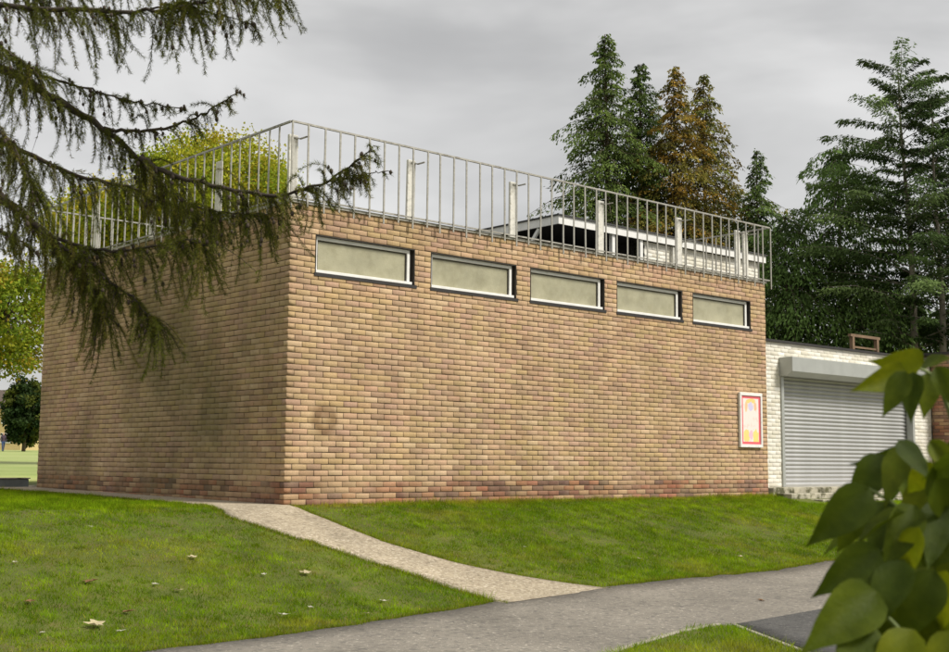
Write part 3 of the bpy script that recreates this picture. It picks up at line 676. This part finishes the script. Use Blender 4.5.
for x0 in (-5, -1.6, 1.6):
    for z0 in (.9, 3.2): wn = obox(x0, x0 + 1.3, -.06, -.002, z0, z0 + 1.2).build('window', M['white_paint'], hs); obox(x0 + .12, x0 + 1.18, -.08, -.061, z0 + .12, z0 + 1.08).build('pane', M['pane'], wn)

def person(loc):
    me = bpy.data.meshes.new('person')
    J_ = [(0, 0, .95, .13), (0, 0, 1.2, .14), (0, 0, 1.42, .15), (0, 0, 1.53, .055), (0, 0, 1.60, .075), (0, .01, 1.70, .085), (-.19, 0, 1.40, .06), (-.25, .02, 1.13, .045), (-.24, -.08, .90, .035), (.19, 0, 1.40, .06), (.25, .03, 1.13, .045), (.24, -.05, .90, .035),
          (-.10, 0, .88, .095), (-.11, -.12, .50, .07), (-.11, -.10, .08, .045), (-.11, -.24, .04, .04), (.10, 0, .88, .095), (.11, .10, .50, .07), (.11, .22, .08, .045), (.11, .10, .04, .04)]
    E_ = [(0, 1), (1, 2), (2, 3), (3, 4), (4, 5), (2, 6), (6, 7), (7, 8), (2, 9), (9, 10), (10, 11), (0, 12), (12, 13), (13, 14), (14, 15), (0, 16), (16, 17), (17, 18), (18, 19)]
    me.from_pydata([q[:3] for q in J_], E_, []); me.update()
    o = bpy.data.objects.new('person', me); col.objects.link(o); o.location = loc
    md = o.modifiers.new('skin', 'SKIN'); sd = me.skin_vertices[0].data
    for i, q in enumerate(J_): sd[i].radius = (q[3], q[3] * .85)
    sd[0].use_root = True
    s2 = o.modifiers.new('sub', 'SUBSURF'); s2.levels = 1; s2.render_levels = 2
    m = bpy.data.materials.new('walker_clothes'); m.use_nodes = True; t = m.node_tree; p = t.nodes['Principled BSDF']; p.inputs['Roughness'].default_value = .85
    tcn = t.nodes.new('ShaderNodeTexCoord'); sp = t.nodes.new('ShaderNodeSeparateXYZ'); mr = t.nodes.new('ShaderNodeMath'); mr.operation = 'MULTIPLY'; mr.inputs[1].default_value = .5
    cr = t.nodes.new('ShaderNodeValToRGB'); cr.color_ramp.interpolation = 'CONSTANT'; e = cr.color_ramp.elements
    e[0].position = 0; e[0].color = (.03, .03, .03, 1); e[1].position = .045; e[1].color = (.03, .06, .16, 1)
    for ps, cc in ((.47, (.05, .03, .05, 1)), (.755, (.45, .28, .20, 1)), (.845, (.03, .02, .015, 1))):
        q = e.new(ps); q.color = cc
    t.links.new(tcn.outputs['Object'], sp.inputs[0]); t.links.new(sp.outputs['Z'], mr.inputs[0]); t.links.new(mr.outputs[0], cr.inputs[0]); t.links.new(cr.outputs[0], p.inputs['Base Color'])
    me.materials.append(m); tag(o, 'person in dark top and blue trousers walking on the far field', 'person'); return o
g = ground_at(2.5, 112); person((g[0], g[1], g[2] + .03))

# ------------------------------------------------------------------ larch overhanging from the left
LD = 7.2
larch_base = ground_at(-165, LD + .3)
larch = empty('larch_tree', larch_base, 'larch with drooping needle covered branches hanging over the lawn', 'tree')
tb = np.array(larch_base)
MB().tube([tb + [0, 0, -.3], tb + [.0, .0, .3], tb + [.03, 0, 2], tb + [.0, .05, 4.5], tb + [.05, 0, 8], tb + [0, 0, 13]], [.30, .22, .19, .16, .12, .03], 10).build('trunk', M['larch_bark'], larch, smooth=True)
def limb(pts, d0, d1):
    n = len(pts); return [at(p[0], p[1], d0 + (d1 - d0) * i / (n - 1)) for i, p in enumerate(pts)]
def trunk_pt(z): return np.array([tb[0], tb[1], z])
def smooth(P, n=24):
    P = np.array(P, float); s = np.linspace(0, len(P) - 1, n); o = np.zeros((n, 3))
    Pp = np.vstack([2 * P[0] - P[1], P, 2 * P[-1] - P[-2]])
    for j, t in enumerate(s):
        i = min(int(t), len(P) - 2); f = t - i; a, b, c, d = Pp[i], Pp[i + 1], Pp[i + 2], Pp[i + 3]
        o[j] = .5 * (2 * b + (c - a) * f + (2 * a - 5 * b + 4 * c - d) * f * f + (3 * b - a - 3 * c + d) * f ** 3)
    return o
LIMBS = [
    (limb([(150, 9), (190, 3), (220, -3), (245, -6), (262, -6), (275, -4)], 6.8, 6.6), .006, .002, (.08, .30), 24),
    (limb([(185, 6), (205, 12), (222, 15), (240, 20), (254, 27), (262, 36)], 6.8, 6.6), .004, .0015, (.05, .16), 26),
    # points, depth start/end, radius start/end, hang length range, twigs per m, density
    (limb([(-80, -4), (-20, 4), (50, 9), (100, 11), (140, 11), (175, 8), (200, 2), (230, -8)], 7.2, 6.6), .020, .005, (.14, .46), 54),
    (limb([(-90, 35), (-30, 58), (10, 72), (40, 90), (70, 108), (100, 126), (122, 142), (140, 160), (156, 180)], 7.2, 6.9), .034, .010, (.14, .42), 44),
    (limb([(104, 128), (130, 131), (160, 129), (185, 122), (205, 112), (222, 103), (238, 92)], 7.0, 6.7), .012, .003, (.05, .22), 46),
    (limb([(22, 70), (55, 80), (90, 90), (120, 98), (150, 104), (185, 108)], 7.1, 6.8), .008, .003, (.05, .25), 40),
    (limb([(140, 158), (165, 172), (200, 183), (235, 190), (265, 194), (295, 192), (320, 184), (342, 170), (360, 158), (372, 146)], 6.9, 6.5), .016, .003, (.14, .40), 62),
    (limb([(330, 180), (350, 178), (370, 174), (392, 172)], 6.6, 6.55), .005, .002, (.05, .12), 60),
    (limb([(-60, 160), (-10, 190), (20, 212), (45, 233), (65, 250), (82, 272), (96, 296), (106, 322)], 7.3, 6.9), .035, .006, (.14, .44), 64),
    (limb([(42, 232), (75, 246), (105, 251), (135, 250), (165, 244), (190, 240), (205, 246)], 7.1, 6.7), .012, .003, (.10, .45), 70),
    (limb([(60, 246), (90, 262), (115, 285), (135, 300), (150, 318), (160, 326)], 7.0, 6.7), .010, .003, (.10, .36), 72),
    (limb([(-60, 110), (-20, 130), (20, 150), (60, 168), (100, 180), (140, 190), (175, 205), (205, 222)], 7.5, 7.2), .020, .004, (.12, .46), 52),
    (limb([(-60, -30), (-10, -15), (40, -8), (90, -14), (150, -20), (220, -22), (280, -18)], 7.6, 7.2), .016, .003, (.12, .42), 48),
    (limb([(-70, 80), (-30, 105), (5, 135), (25, 170), (35, 200)], 6.8, 6.6), .016, .004, (.14, .46), 56),
    (limb([(-70, 0), (-30, 25), (0, 45), (20, 62), (35, 70)], 6.9, 6.7), .016, .004, (.12, .40), 56),
    (limb([(-60, 200), (-20, 222), (10, 236), (35, 250)], 7.0, 6.8), .012, .003, (.08, .24), 46),
    (limb([(150, 170), (175, 195), (205, 208), (240, 214), (270, 214)], 7.0, 6.7), .008, .003, (.14, .40), 66),
]
brm = MB(); NP = []; NC = []; CP = []
lr = np.random.default_rng(42)
# limbs joining the trunk
for k, (L0, ra, rb, hl, dens) in enumerate(LIMBS):
    P = smooth(L0, 28); n = len(P)
    P = P + np.concatenate([np.zeros((1, 3)), lr.normal(0, .006, (n - 1, 3))])
    brm.tube(P, [ra + (rb - ra) * (i / (n - 1)) ** .8 for i in range(n)], 6)
    if L0[0] is not None and (P[0] - tb)[2] > 0 and k in (2, 3, 8, 11, 12, 13, 14, 15):
        a = trunk_pt(P[0][2] - .25); brm.tube([a, (a + P[0]) / 2 + [0, 0, .05], P[0]], [ra * 1.6, ra * 1.2, ra], 6)
    seg = np.linalg.norm(np.diff(P, axis=0), axis=1).sum(); nt_ = int(seg * dens * 1.55)
    tan = np.gradient(P, axis=0); tan /= np.linalg.norm(tan, axis=1, keepdims=True)
    for q in range(nt_):
        s = lr.random() ** .9 * (n - 1); i = int(s); p0 = P[i] + (P[min(i + 1, n - 1)] - P[i]) * (s - i)
        ln = (hl[0] + (hl[1] - hl[0]) * lr.random() ** 1.5) * ((1 - .72 * (s / (n - 1)) ** 3) if k in (4, 5, 6, 7) else 1)
        if k in (6, 7) and lr.random() < .75 * (s / (n - 1)) ** 2.5: continue
        az = lr.random() * 2 * math.pi; hd = np.array([math.cos(az), math.sin(az), 0])
        d = hd * .75 + tan[i] * .75 + np.array([0, 0, .1 + lr.normal(0, .35)]); d /= np.linalg.norm(d)
        m_ = 9; tp = [p0]; cur = d.copy(); stp = ln / m_
        g_ = .16 + .34 * lr.random()
        for j in range(m_):
            cur = cur + np.array([0, 0, -g_]) + lr.normal(0, .06, 3)
            if j > m_ * .7: cur = cur + hd * .25 + np.array([0, 0, g_ * .8])
            cur /= np.linalg.norm(cur); tp.append(tp[-1] + cur * stp)
        tp = np.array(tp); brm.tube(tp[::3], [.0028, .0022, .0016, .0010], 3)
        # needle tufts
        nt2 = max(4, int(ln / .008)); u_ = np.linspace(.04, 1, nt2) * m_; ii = np.minimum(u_.astype(int), m_ - 1); C0 = tp[ii] + (tp[ii + 1] - tp[ii]) * (u_ - ii)[:, None]
        T0 = tp[ii + 1] - tp[ii]; T0 /= np.linalg.norm(T0, axis=1, keepdims=True)
        nn = 6; keep = lr.random(nt2) < (.95 if lr.random() > .12 else .3)
        C0 = np.repeat(C0[keep], nn, 0); T0 = np.repeat(T0[keep], nn, 0); kk = len(C0)
        if kk:
            D = lr.normal(0, 1, (kk, 3)); D -= (D * T0).sum(1, keepdims=True) * T0; D /= np.linalg.norm(D, axis=1, keepdims=True); D = D * .8 + T0 * .6
            nl = .019 + .012 * lr.random(kk); S = np.cross(D, lr.normal(0, 1, (kk, 3))); S /= np.linalg.norm(S, axis=1, keepdims=True)
            NP.append(np.stack([C0 - S * .0016, C0 + S * .0016, C0 + D * nl[:, None]], 1))
            base_c = np.array([.115, .128, .018]) * (.65 + .7 * lr.random()) if lr.random() > .15 else np.array([.17, .155, .028])
            NC.append(base_c * (.7 + .6 * lr.random((kk, 1))))
        if lr.random() < .30:
            for _ in range(lr.integers(1, 3)): CP.append(tp[lr.integers(1, m_)] + [0, 0, .008])
NPt = np.concatenate(NP); NCt = np.concatenate(NC)
brm.build('branches', M['larch_bark'], larch, smooth=True)
link('crown', npmesh('crown', NPt.reshape(-1, 3), np.arange(len(NPt) * 3).reshape(-1, 3), M['needle'], np.repeat(NCt, 3, 0)), larch)
print('larch needles', len(NPt))
# upper crown, out of view, completes the tree; widened to shade the side wall
Q = []; Cs = []
for i in range(170):
    z = 6.6 + 6.0 * lr.random() ** 1.3; R = (13 - z) * .48; az = lr.random() * 6.283; o = np.array([math.cos(az), math.sin(az), 0])
    k = 90; s_ = lr.random(k); P = trunk_pt(tb[2] + z) + np.outer(s_ * R, o) + np.outer(-s_ ** 2 * .25 * R - lr.random(k) * .4, [0, 0, 1]) + lr.normal(0, .12, (k, 3))
    Q.append(diamonds(P, np.tile([0, 0, -1.], (k, 1)) + lr.normal(0, .3, (k, 3)), lr.normal(0, 1, (k, 3)), .14 + .1 * lr.random(k), .02 + .01 * lr.random(k))); Cs.append(np.array([.055, .082, .016]) * (.6 + .8 * lr.random((k, 1))))
link('unseen_upper_crown', quads_mesh('unseen_upper_crown', np.concatenate(Q), M['needle'], np.concatenate(Cs)), larch)
# cones
ct = MB(); cv = []; cf = []
th = np.array([(0, 0, -.014)] + [(.009 * math.cos(a), .009 * math.sin(a), -.004) for a in np.arange(6) * math.pi / 3] + [(.007 * math.cos(a + .5), .007 * math.sin(a + .5), .008) for a in np.arange(6) * math.pi / 3] + [(0, 0, .014)])
tf_ = [(0, 1 + (k + 1) % 6, 1 + k) for k in range(6)] + [(1 + k, 1 + (k + 1) % 6, 7 + k) for k in range(6)] + [(7 + k, 1 + (k + 1) % 6, 7 + (k + 1) % 6) for k in range(6)] + [(13, 7 + k, 7 + (k + 1) % 6) for k in range(6)]
CPa = np.array(CP); V = (th[None] * (.8 + .5 * lr.random((len(CPa), 1, 1))) + CPa[:, None]).reshape(-1, 3); Fc = (np.array(tf_)[None] + 14 * np.arange(len(CPa))[:, None, None]).reshape(-1, 3)
tag(link('cones', npmesh('cones', V, Fc, M['cone']), larch), kind='stuff')

# ------------------------------------------------------------------ leafy shrub close to the camera
SD = 1.75
sb_base = ground_at(1010, 1.9)
shrub = empty('broad_leaf_shrub', sb_base, 'leafy shrub with large pointed green leaves growing by the side path', 'shrub')
def leaf_mesh(fold, curl, seed):
    r = np.random.default_rng(seed); n = 11; v = []; f = []
    for i in range(n):
        t = i / (n - 1); wv = .235 * math.sin(math.pi * t ** .66) ** 1.0 * (1 - .30 * t) * (1 - .45 * max(0, t - .72) / .28) + (0 if i in (0, n - 1) else .005)
        zc = -curl * t * t
        for sx in (-1, -.5, 0, .5, 1):
            wave = .012 * math.sin(t * 17 + sx * 2 + seed) * abs(sx)
            v.append((sx * wv, t, zc + fold * abs(sx) * wv + wave - (.006 if sx == 0 else 0)))
    for i in range(n - 1):
        for k in range(4): a = i * 5 + k; f.append((a, a + 1, a + 6, a + 5))
    return npmesh('leaf', np.array(v), np.array(f), M['big_leaf'], smooth=True)
LM = [leaf_mesh(fo, cu, i) for i, (fo, cu) in enumerate(((.25, .18), (.4, .3), (.15, .1), (.5, .22), (.3, .4), (.1, .25)))]
def put_leaf(b, t, k=None, roll=0, wide=1.0):
    b = np.array(b); t = np.array(t); y = t - b; ln = np.linalg.norm(y); y = y / ln
    tocam = CAM - b; tocam /= np.linalg.norm(tocam); z = tocam + np.array([0, 0, .35]); z = z - y * (z @ y); z /= np.linalg.norm(z)
    x = np.cross(y, z); c, s = math.cos(roll), math.sin(roll); x, z = x * c + z * s, z * c - x * s
    o = bpy.data.objects.new('leaf', LM[random.randrange(len(LM)) if k is None else k]); col.objects.link(o); o.parent = shrub
    sbv = np.array(sb_base); p = b - sbv
    o.matrix_local = Matrix(((x[0] * ln * wide, y[0] * ln, z[0] * ln, p[0]), (x[1] * ln * wide, y[1] * ln, z[1] * ln, p[1]), (x[2] * ln * wide, y[2] * ln, z[2] * ln, p[2]), (0, 0, 0, 1)))
    return o
sr = np.random.default_rng(5)
EXPL = [((924, 362), (880, 366), 1.78, .9), ((906, 371), (858, 390), 1.75, .5), ((906, 371), (883, 418), 1.72, .3), ((914, 372), (908, 420), 1.76, -.3), ((930, 372), (925, 420), 1.82, .4), ((936, 366), (958, 410), 1.78, 0), ((920, 366), (948, 352), 1.85, .6),
        ((870, 488), (812, 545), 1.70, .35), ((884, 455), (848, 512), 1.78, .2), ((905, 445), (882, 500), 1.74, -.2), ((898, 440), (934, 476), 1.72, .3), ((930, 440), (960, 480), 1.76, 0),
        ((880, 550), (815, 596), 1.66, .3), ((878, 592), (806, 648), 1.62, .2), ((890, 500), (868, 560), 1.74, -.3), ((915, 505), (885, 570), 1.70, .2), ((925, 480), (905, 540), 1.76, 0), ((940, 500), (930, 570), 1.70, .3),
        ((905, 560), (868, 630), 1.64, -.2), ((935, 570), (900, 650), 1.62, .3), ((955, 560), (945, 640), 1.66, 0), ((870, 620), (838, 690), 1.6, .2), ((915, 630), (870, 700), 1.58, 0), ((952, 630), (925, 705), 1.6, .3),
        ((905, 455), (865, 470), 1.8, .9), ((898, 470), (930, 520), 1.8, .4), ((862, 505), (838, 555), 1.82, .5)]
for (b, t, d, ro) in EXPL: put_leaf(at(b[0], b[1], d), at(t[0], t[1], d - .03 + sr.normal(0, .02)), roll=ro, wide=1.0 + .2 * sr.random())
for i in range(150):
    px = 880 + 210 * sr.random(); py = 450 + 300 * sr.random()
    if px < 900 and py < 500: continue
    d = 1.62 + .5 * sr.random(); an_ = math.radians(110 + sr.normal(0, 30)); ln = 42 + 38 * sr.random()
    put_leaf(at(px, py, d), at(px + ln * math.cos(an_), py + ln * math.sin(an_), d + sr.normal(0, .03)), roll=sr.normal(0, .5), wide=.95 + .3 * sr.random())
for i in range(14):
    px = 960 + 120 * sr.random(); py = 350 + 100 * sr.random(); d = 1.7 + .3 * sr.random(); an_ = math.radians(100 + sr.normal(0, 35)); ln = 50
    put_leaf(at(px, py, d), at(px + ln * math.cos(an_), py + ln * math.sin(an_), d), roll=sr.normal(0, .4))
b0 = np.array(sb_base) + [0, 0, -.05]
for pts in ([(1000, 560, 1.85), (960, 440, 1.8), (935, 380, 1.8), (912, 366, 1.78)], [(990, 600, 1.8), (950, 500, 1.78), (915, 450, 1.76), (895, 445, 1.76)], [(985, 640, 1.8), (940, 560, 1.72), (900, 510, 1.72), (868, 488, 1.72)], [(985, 680, 1.75), (930, 610, 1.66), (890, 575, 1.66), (868, 552, 1.66)], [(1000, 720, 1.7), (930, 660, 1.62), (890, 620, 1.62), (872, 600, 1.62)]):
    P = smooth([b0 + sr.normal(0, .03, 3) * [1, 1, 0], at(1010, 800, 1.85)] + [at(*q) for q in pts], 20); MB().tube(P, list(np.linspace(.008, .0018, 20)), 5).build('stem', M['stem'], shrub, smooth=True)

# ------------------------------------------------------------------ grass blades
def in_view(x, y, z, mx=190, top=400):
    d = np.stack([x, y, z], 1) - CAM; zc = d @ FW; px = 474.5 + FPX * (d @ RT) / zc; py = 326 - FPX * (d @ UP) / zc
    return (zc > 1) & (px > -mx) & (px < 949 + mx) & (py < 652 + 120) & (py > top)
path_poly = [tuple(p) for p in pl] + [tuple(p) for p in pu[::-1]]
asph_poly = [tuple(p) for p in asph_e] + [(30, -40), (-40, -40)]
cross_poly = [(-30, 7.2), (-8, 6.8), (-2, 6.6), (-.9, 6.9), (0, 6.9), (0, 9), (-30, 9.6)]
def blades(n, x0, x1, y0, y1, seed, poly=None, lift=0, hmin=.016, hmax=.045):
    r = np.random.default_rng(seed); x = x0 + (x1 - x0) * r.random(n); y = y0 + (y1 - y0) * r.random(n); z = hgt(x, y) + lift
    k = in_view(x, y, z)
    if poly is None:
        jx = x + r.normal(0, .022, n); jy = y + r.normal(0, .022, n); k &= ~inpoly(jx, jy, path_poly) & ~inpoly(jx, jy, asph_poly) & ~inpoly(x, y, cross_poly)
        k &= ~((x > -.03) & (y > -.02)) & ~((x > 10.4) & (y > -.8)) & ~((x > 16.9) & (y > -.3))
    else: k &= inpoly(x, y, poly)
    patch = vnoise(x, y, .9) * .6 + vnoise(x + 40, y, 3.1) * .4
    k &= r.random(n) < np.clip(.45 + patch * 1.1, 0, 1)
    x, y, z, patch = x[k], y[k], z[k], patch[k]; m = len(x)
    h = (hmin + (hmax - hmin) * r.random(m)) * (.35 + 1.3 * patch) * (.6 + .8 * vnoise(x + 5, y + 77, 16.0)); edge = np.zeros(m)
    if poly is None:
        near = (x > 0) & (y > -.22); h[near] *= 1.7; edge[near] = .6
        for P in (asph_e, pl, pu):
            dm = np.full(m, 9.)
            for q in resamp(P[(P[:, 0] > -8) & (P[:, 0] < 12)], 160): dm = np.minimum(dm, (x - q[0]) ** 2 + (y - q[1]) ** 2)
            nr = dm < .07 ** 2; h[nr] *= 1.35; edge[nr] = np.maximum(edge[nr], .25)
    az = r.random(m) * 6.283; ln_ = .25 + .75 * r.random(m)
    dirv = np.stack([np.cos(az) * ln_, np.sin(az) * ln_, np.ones(m)], 1); dirv /= np.linalg.norm(dirv, axis=1, keepdims=True)
    az2 = r.random(m) * 6.283; S = np.stack([np.cos(az2), np.sin(az2), np.zeros(m)], 1) * (.0022 + .0018 * r.random(m))[:, None]
    B = np.stack([x, y, z - .003], 1); T = B + dirv * h[:, None] * 1.25
    V = np.stack([B - S, B + S, T], 1).reshape(-1, 3)
    green = np.array([.230, .315, .012]); lush = np.array([.125, .205, .010]); straw = np.array([.40, .31, .075]); olive = np.array([.21, .215, .012])
    f1 = np.clip((vnoise(x, y + 9, 1.6) - .3) * 1.8, 0, 1)[:, None]
    f2 = np.clip((vnoise(x + 3, y + 55, 5.5) - .25) * 1.9, 0, 1)[:, None]; f1 = np.clip(.55 * f1 + .6 * f2 - .05, 0, 1); c = green * f1 + lush * (1 - f1)
    
    dry = np.clip((vnoise(x + 70, y + 20, 1.1) * .6 + vnoise(x + 9, y, 4.0) * .4 - .52) * 3.2, 0, 1) * .7 + edge
    left = (x < -.3)
    dry = dry * np.where(left, .95, .75)
    dry = np.clip(dry + (r.random(m) < .05) * .8, 0, .9)[:, None]
    c = c * (1 - dry) + (straw * .55 + olive * .45) * dry
    mot = vnoise(x * 1.0 + 11, y + 31, 7.0) * .5 + vnoise(x + 5, y + 77, 16.0) * .5
    c = c * (.42 + 1.16 * mot)[:, None] * np.array([1.12, 1.2, .75]) * (.7 + .6 * r.random((m, 1)))
    return V, np.repeat(c, 3, 0), m
def tufts(pts, spread, hmin, hmax, seed, cols):
    r = np.random.default_rng(seed); m = len(pts)
    x = pts[:, 0] + r.normal(0, spread, m); y = pts[:, 1] + r.normal(0, spread, m); z = hgt(x, y)
    k = in_view(x, y, z) & ~((x > -.03) & (y > -.02)) & ~((x > 10.4) & (y > -.8)); x, y, z = x[k], y[k], z[k]; m = len(x)
    h = hmin + (hmax - hmin) * r.random(m); az = r.random(m) * 6.283; ln_ = .2 + 1.1 * r.random(m)
    d = np.stack([np.cos(az) * ln_, np.sin(az) * ln_, np.ones(m)], 1); d /= np.linalg.norm(d, axis=1, keepdims=True)
    a2 = r.random(m) * 6.283; S = np.stack([np.cos(a2), np.sin(a2), np.zeros(m)], 1) * (.003 + .002 * r.random(m))[:, None]
    B = np.stack([x, y, z - .002], 1); V = np.stack([B - S, B + S, B + d * h[:, None]], 1).reshape(-1, 3)
    c = np.array(cols)[r.integers(0, len(cols), m)] * (.7 + .6 * r.random((m, 1))); return V, np.repeat(c, 3, 0)
VV = []; CC = []
er = np.random.default_rng(77)
for P, sgn, n in ((pl[(pl[:, 1] < 7)], -1, 9000), (pu[pu[:, 1] < .1], 1, 5000), (asph_e[(asph_e[:, 0] > -7) & (asph_e[:, 0] < -.35)], 1, 7000), (asph_e[(asph_e[:, 0] > 1.5) & (asph_e[:, 0] < 12)], 1, 11000)):
    q = resamp(P, 400); t = np.gradient(q, axis=0); t /= np.linalg.norm(t, axis=1, keepdims=True); nr = np.stack([-t[:, 1], t[:, 0]], 1)
    i = er.integers(0, 400, n); wv = vnoise(q[i, 0], q[i, 1], 4.0); i = i[er.random(n) < .25 + wv]; side_ = nr[i] * sgn * np.abs(er.normal(0.012, .035, (len(i), 1)))
    # outward is away from the paved side
    if P is not asph_e: pass
    cand = q[i] + side_; inside = inpoly(cand[:, 0], cand[:, 1], path_poly) | inpoly(cand[:, 0], cand[:, 1], asph_poly)
    cand[inside] = (q[i] - side_)[inside]
    V, C_ = tufts(cand, .004, .025, .060, n, [(.20, .28, .012), (.12, .20, .010), (.26, .30, .02), (.30, .25, .08)]); VV.append(V); CC.append(C_)
# scattered coarser clumps of grass and weeds
for (x0, x1, y0, y1, n, sd_) in ((-9, -1.1, -4.8, 6, 900, 5), (.6, 11, -3.9, -.2, 620, 6)):
    cx = x0 + (x1 - x0) * er.random(n); cy = y0 + (y1 - y0) * er.random(n); k = ~inpoly(cx, cy, path_poly) & ~inpoly(cx, cy, asph_poly); cx, cy = cx[k], cy[k]
    tint = np.array([(.28, .33, .015), (.10, .17, .010), (.16, .25, .012), (.36, .29, .10), (.24, .22, .05)])
    rep_ = 26; P = np.repeat(np.stack([cx, cy], 1), rep_, 0); V, C_ = tufts(P, .030, .022, .055, sd_, [(.26, .32, .015), (.11, .19, .010), (.17, .26, .012)])
    C3 = C_; VV.append(V); CC.append(C3)
# litter of dry stems
P = np.stack([-8 + 19 * er.random(5000), -4.6 + 10 * er.random(5000)], 1); k = ~inpoly(P[:, 0], P[:, 1], path_poly) & ~inpoly(P[:, 0], P[:, 1], asph_poly); P = P[k]; dn = vnoise(P[:, 0] + 70, P[:, 1] + 20, 1.1); P = np.repeat(P[er.random(len(P)) < dn ** 2 * 1.6], 10, 0)
V, C_ = tufts(P, .035, .015, .04, 8, [(.42, .34, .13), (.34, .27, .09), (.25, .22, .05)]); VV.append(V); CC.append(C_)
for a in ((640000, -11, -.2, -5.4, 7.5, 1), (380000, -.1, 17.6, -4.3, .3, 2)):
    V, C_, m = blades(*a); VV.append(V); CC.append(C_)
V = np.concatenate(VV); C_ = np.concatenate(CC)
tag(link('grass', npmesh('grass', V, np.arange(len(V)).reshape(-1, 3), M['grass'], C_)), 'short mown green grass with dry tufts on the sloping lawns', 'grass', kind='stuff')
print('blades', len(V) // 3)
V, C_, m = blades(160000, -8, .6, -13, -6.3, 3, poly=WEDGE, lift=.035, hmin=.03, hmax=.06)
tag(link('grass', npmesh('grass', V, np.arange(len(V)).reshape(-1, 3), M['grass'], C_)), 'longer grass on the wedge between the two tarmac paths', 'grass', kind='stuff')

# ------------------------------------------------------------------ fallen leaves on the lawn
def fallen(seed, c):
    r = np.random.default_rng(seed); n = 14; v = [(0, 0, .004)]
    for i in range(n):
        a = 6.283 * i / n; rr = (.055 if i % 2 else .028) * (.8 + .5 * r.random()); v.append((rr * math.cos(a) * 1.2, rr * math.sin(a), .008 + .018 * r.random()))
    return npmesh('fallen_leaf', np.array(v), np.array([(0, 1 + i, 1 + (i + 1) % n) for i in range(n)]), M['dry_leaf'], np.tile(c, (n + 1, 1)))
FLM = {'pale': fallen(1, (.55, .47, .28)), 'brown': fallen(2, (.22, .12, .05)), 'white': fallen(3, (.68, .64, .52))}
LB = {'pale': 'pale straw coloured fallen leaf lying on the lawn', 'brown': 'brown curled fallen leaf lying on the lawn', 'white': 'whitish fallen leaf scrap lying on the lawn'}
for x, y, k, s in ((-4.26, -3.89, 'pale', 1.5), (-4.15, -4.12, 'white', .6), (-3.77, -2.71, 'brown', 1.1), (-2.62, -4.07, 'white', .8), (-1.58, -2.85, 'pale', 1.1), (-2.47, -2.18, 'pale', .9), (-2.03, -2.8, 'white', .6), (-4.2, -2.06, 'white', .5),
                   (-4.48, -3.12, 'brown', .8), (-2.22, -3.89, 'white', .5), (-3.23, -2.88, 'white', .6), (-3.11, -3.09, 'pale', .7), (-3.83, -3.58, 'brown', .8), (-4.71, -3.96, 'white', .5), (-3.0, -1.0, 'white', .5), (-1.4, -3.9, 'white', .7), (-1.9, -4.3, 'pale', .5), (3.2, -3.1, 'pale', .6), (1.9, -2.4, 'white', .4), (5.0, -3.3, 'pale', .6), (2.2, -5.6, 'brown', .7)):
    on_path = y < -5
    o = bpy.data.objects.new('fallen_leaf', FLM[k]); col.objects.link(o); o.location = (x, y, float(hgt(x, y)) + (.014 if on_path else .02)); o.rotation_euler = (.1, -.1, random.random() * 6); o.scale = (s, s, s)
    tag(o, 'brown curled fallen leaf lying on the tarmac path' if on_path else LB[k], 'leaf', None if on_path else k + ' fallen leaves on the lawns')
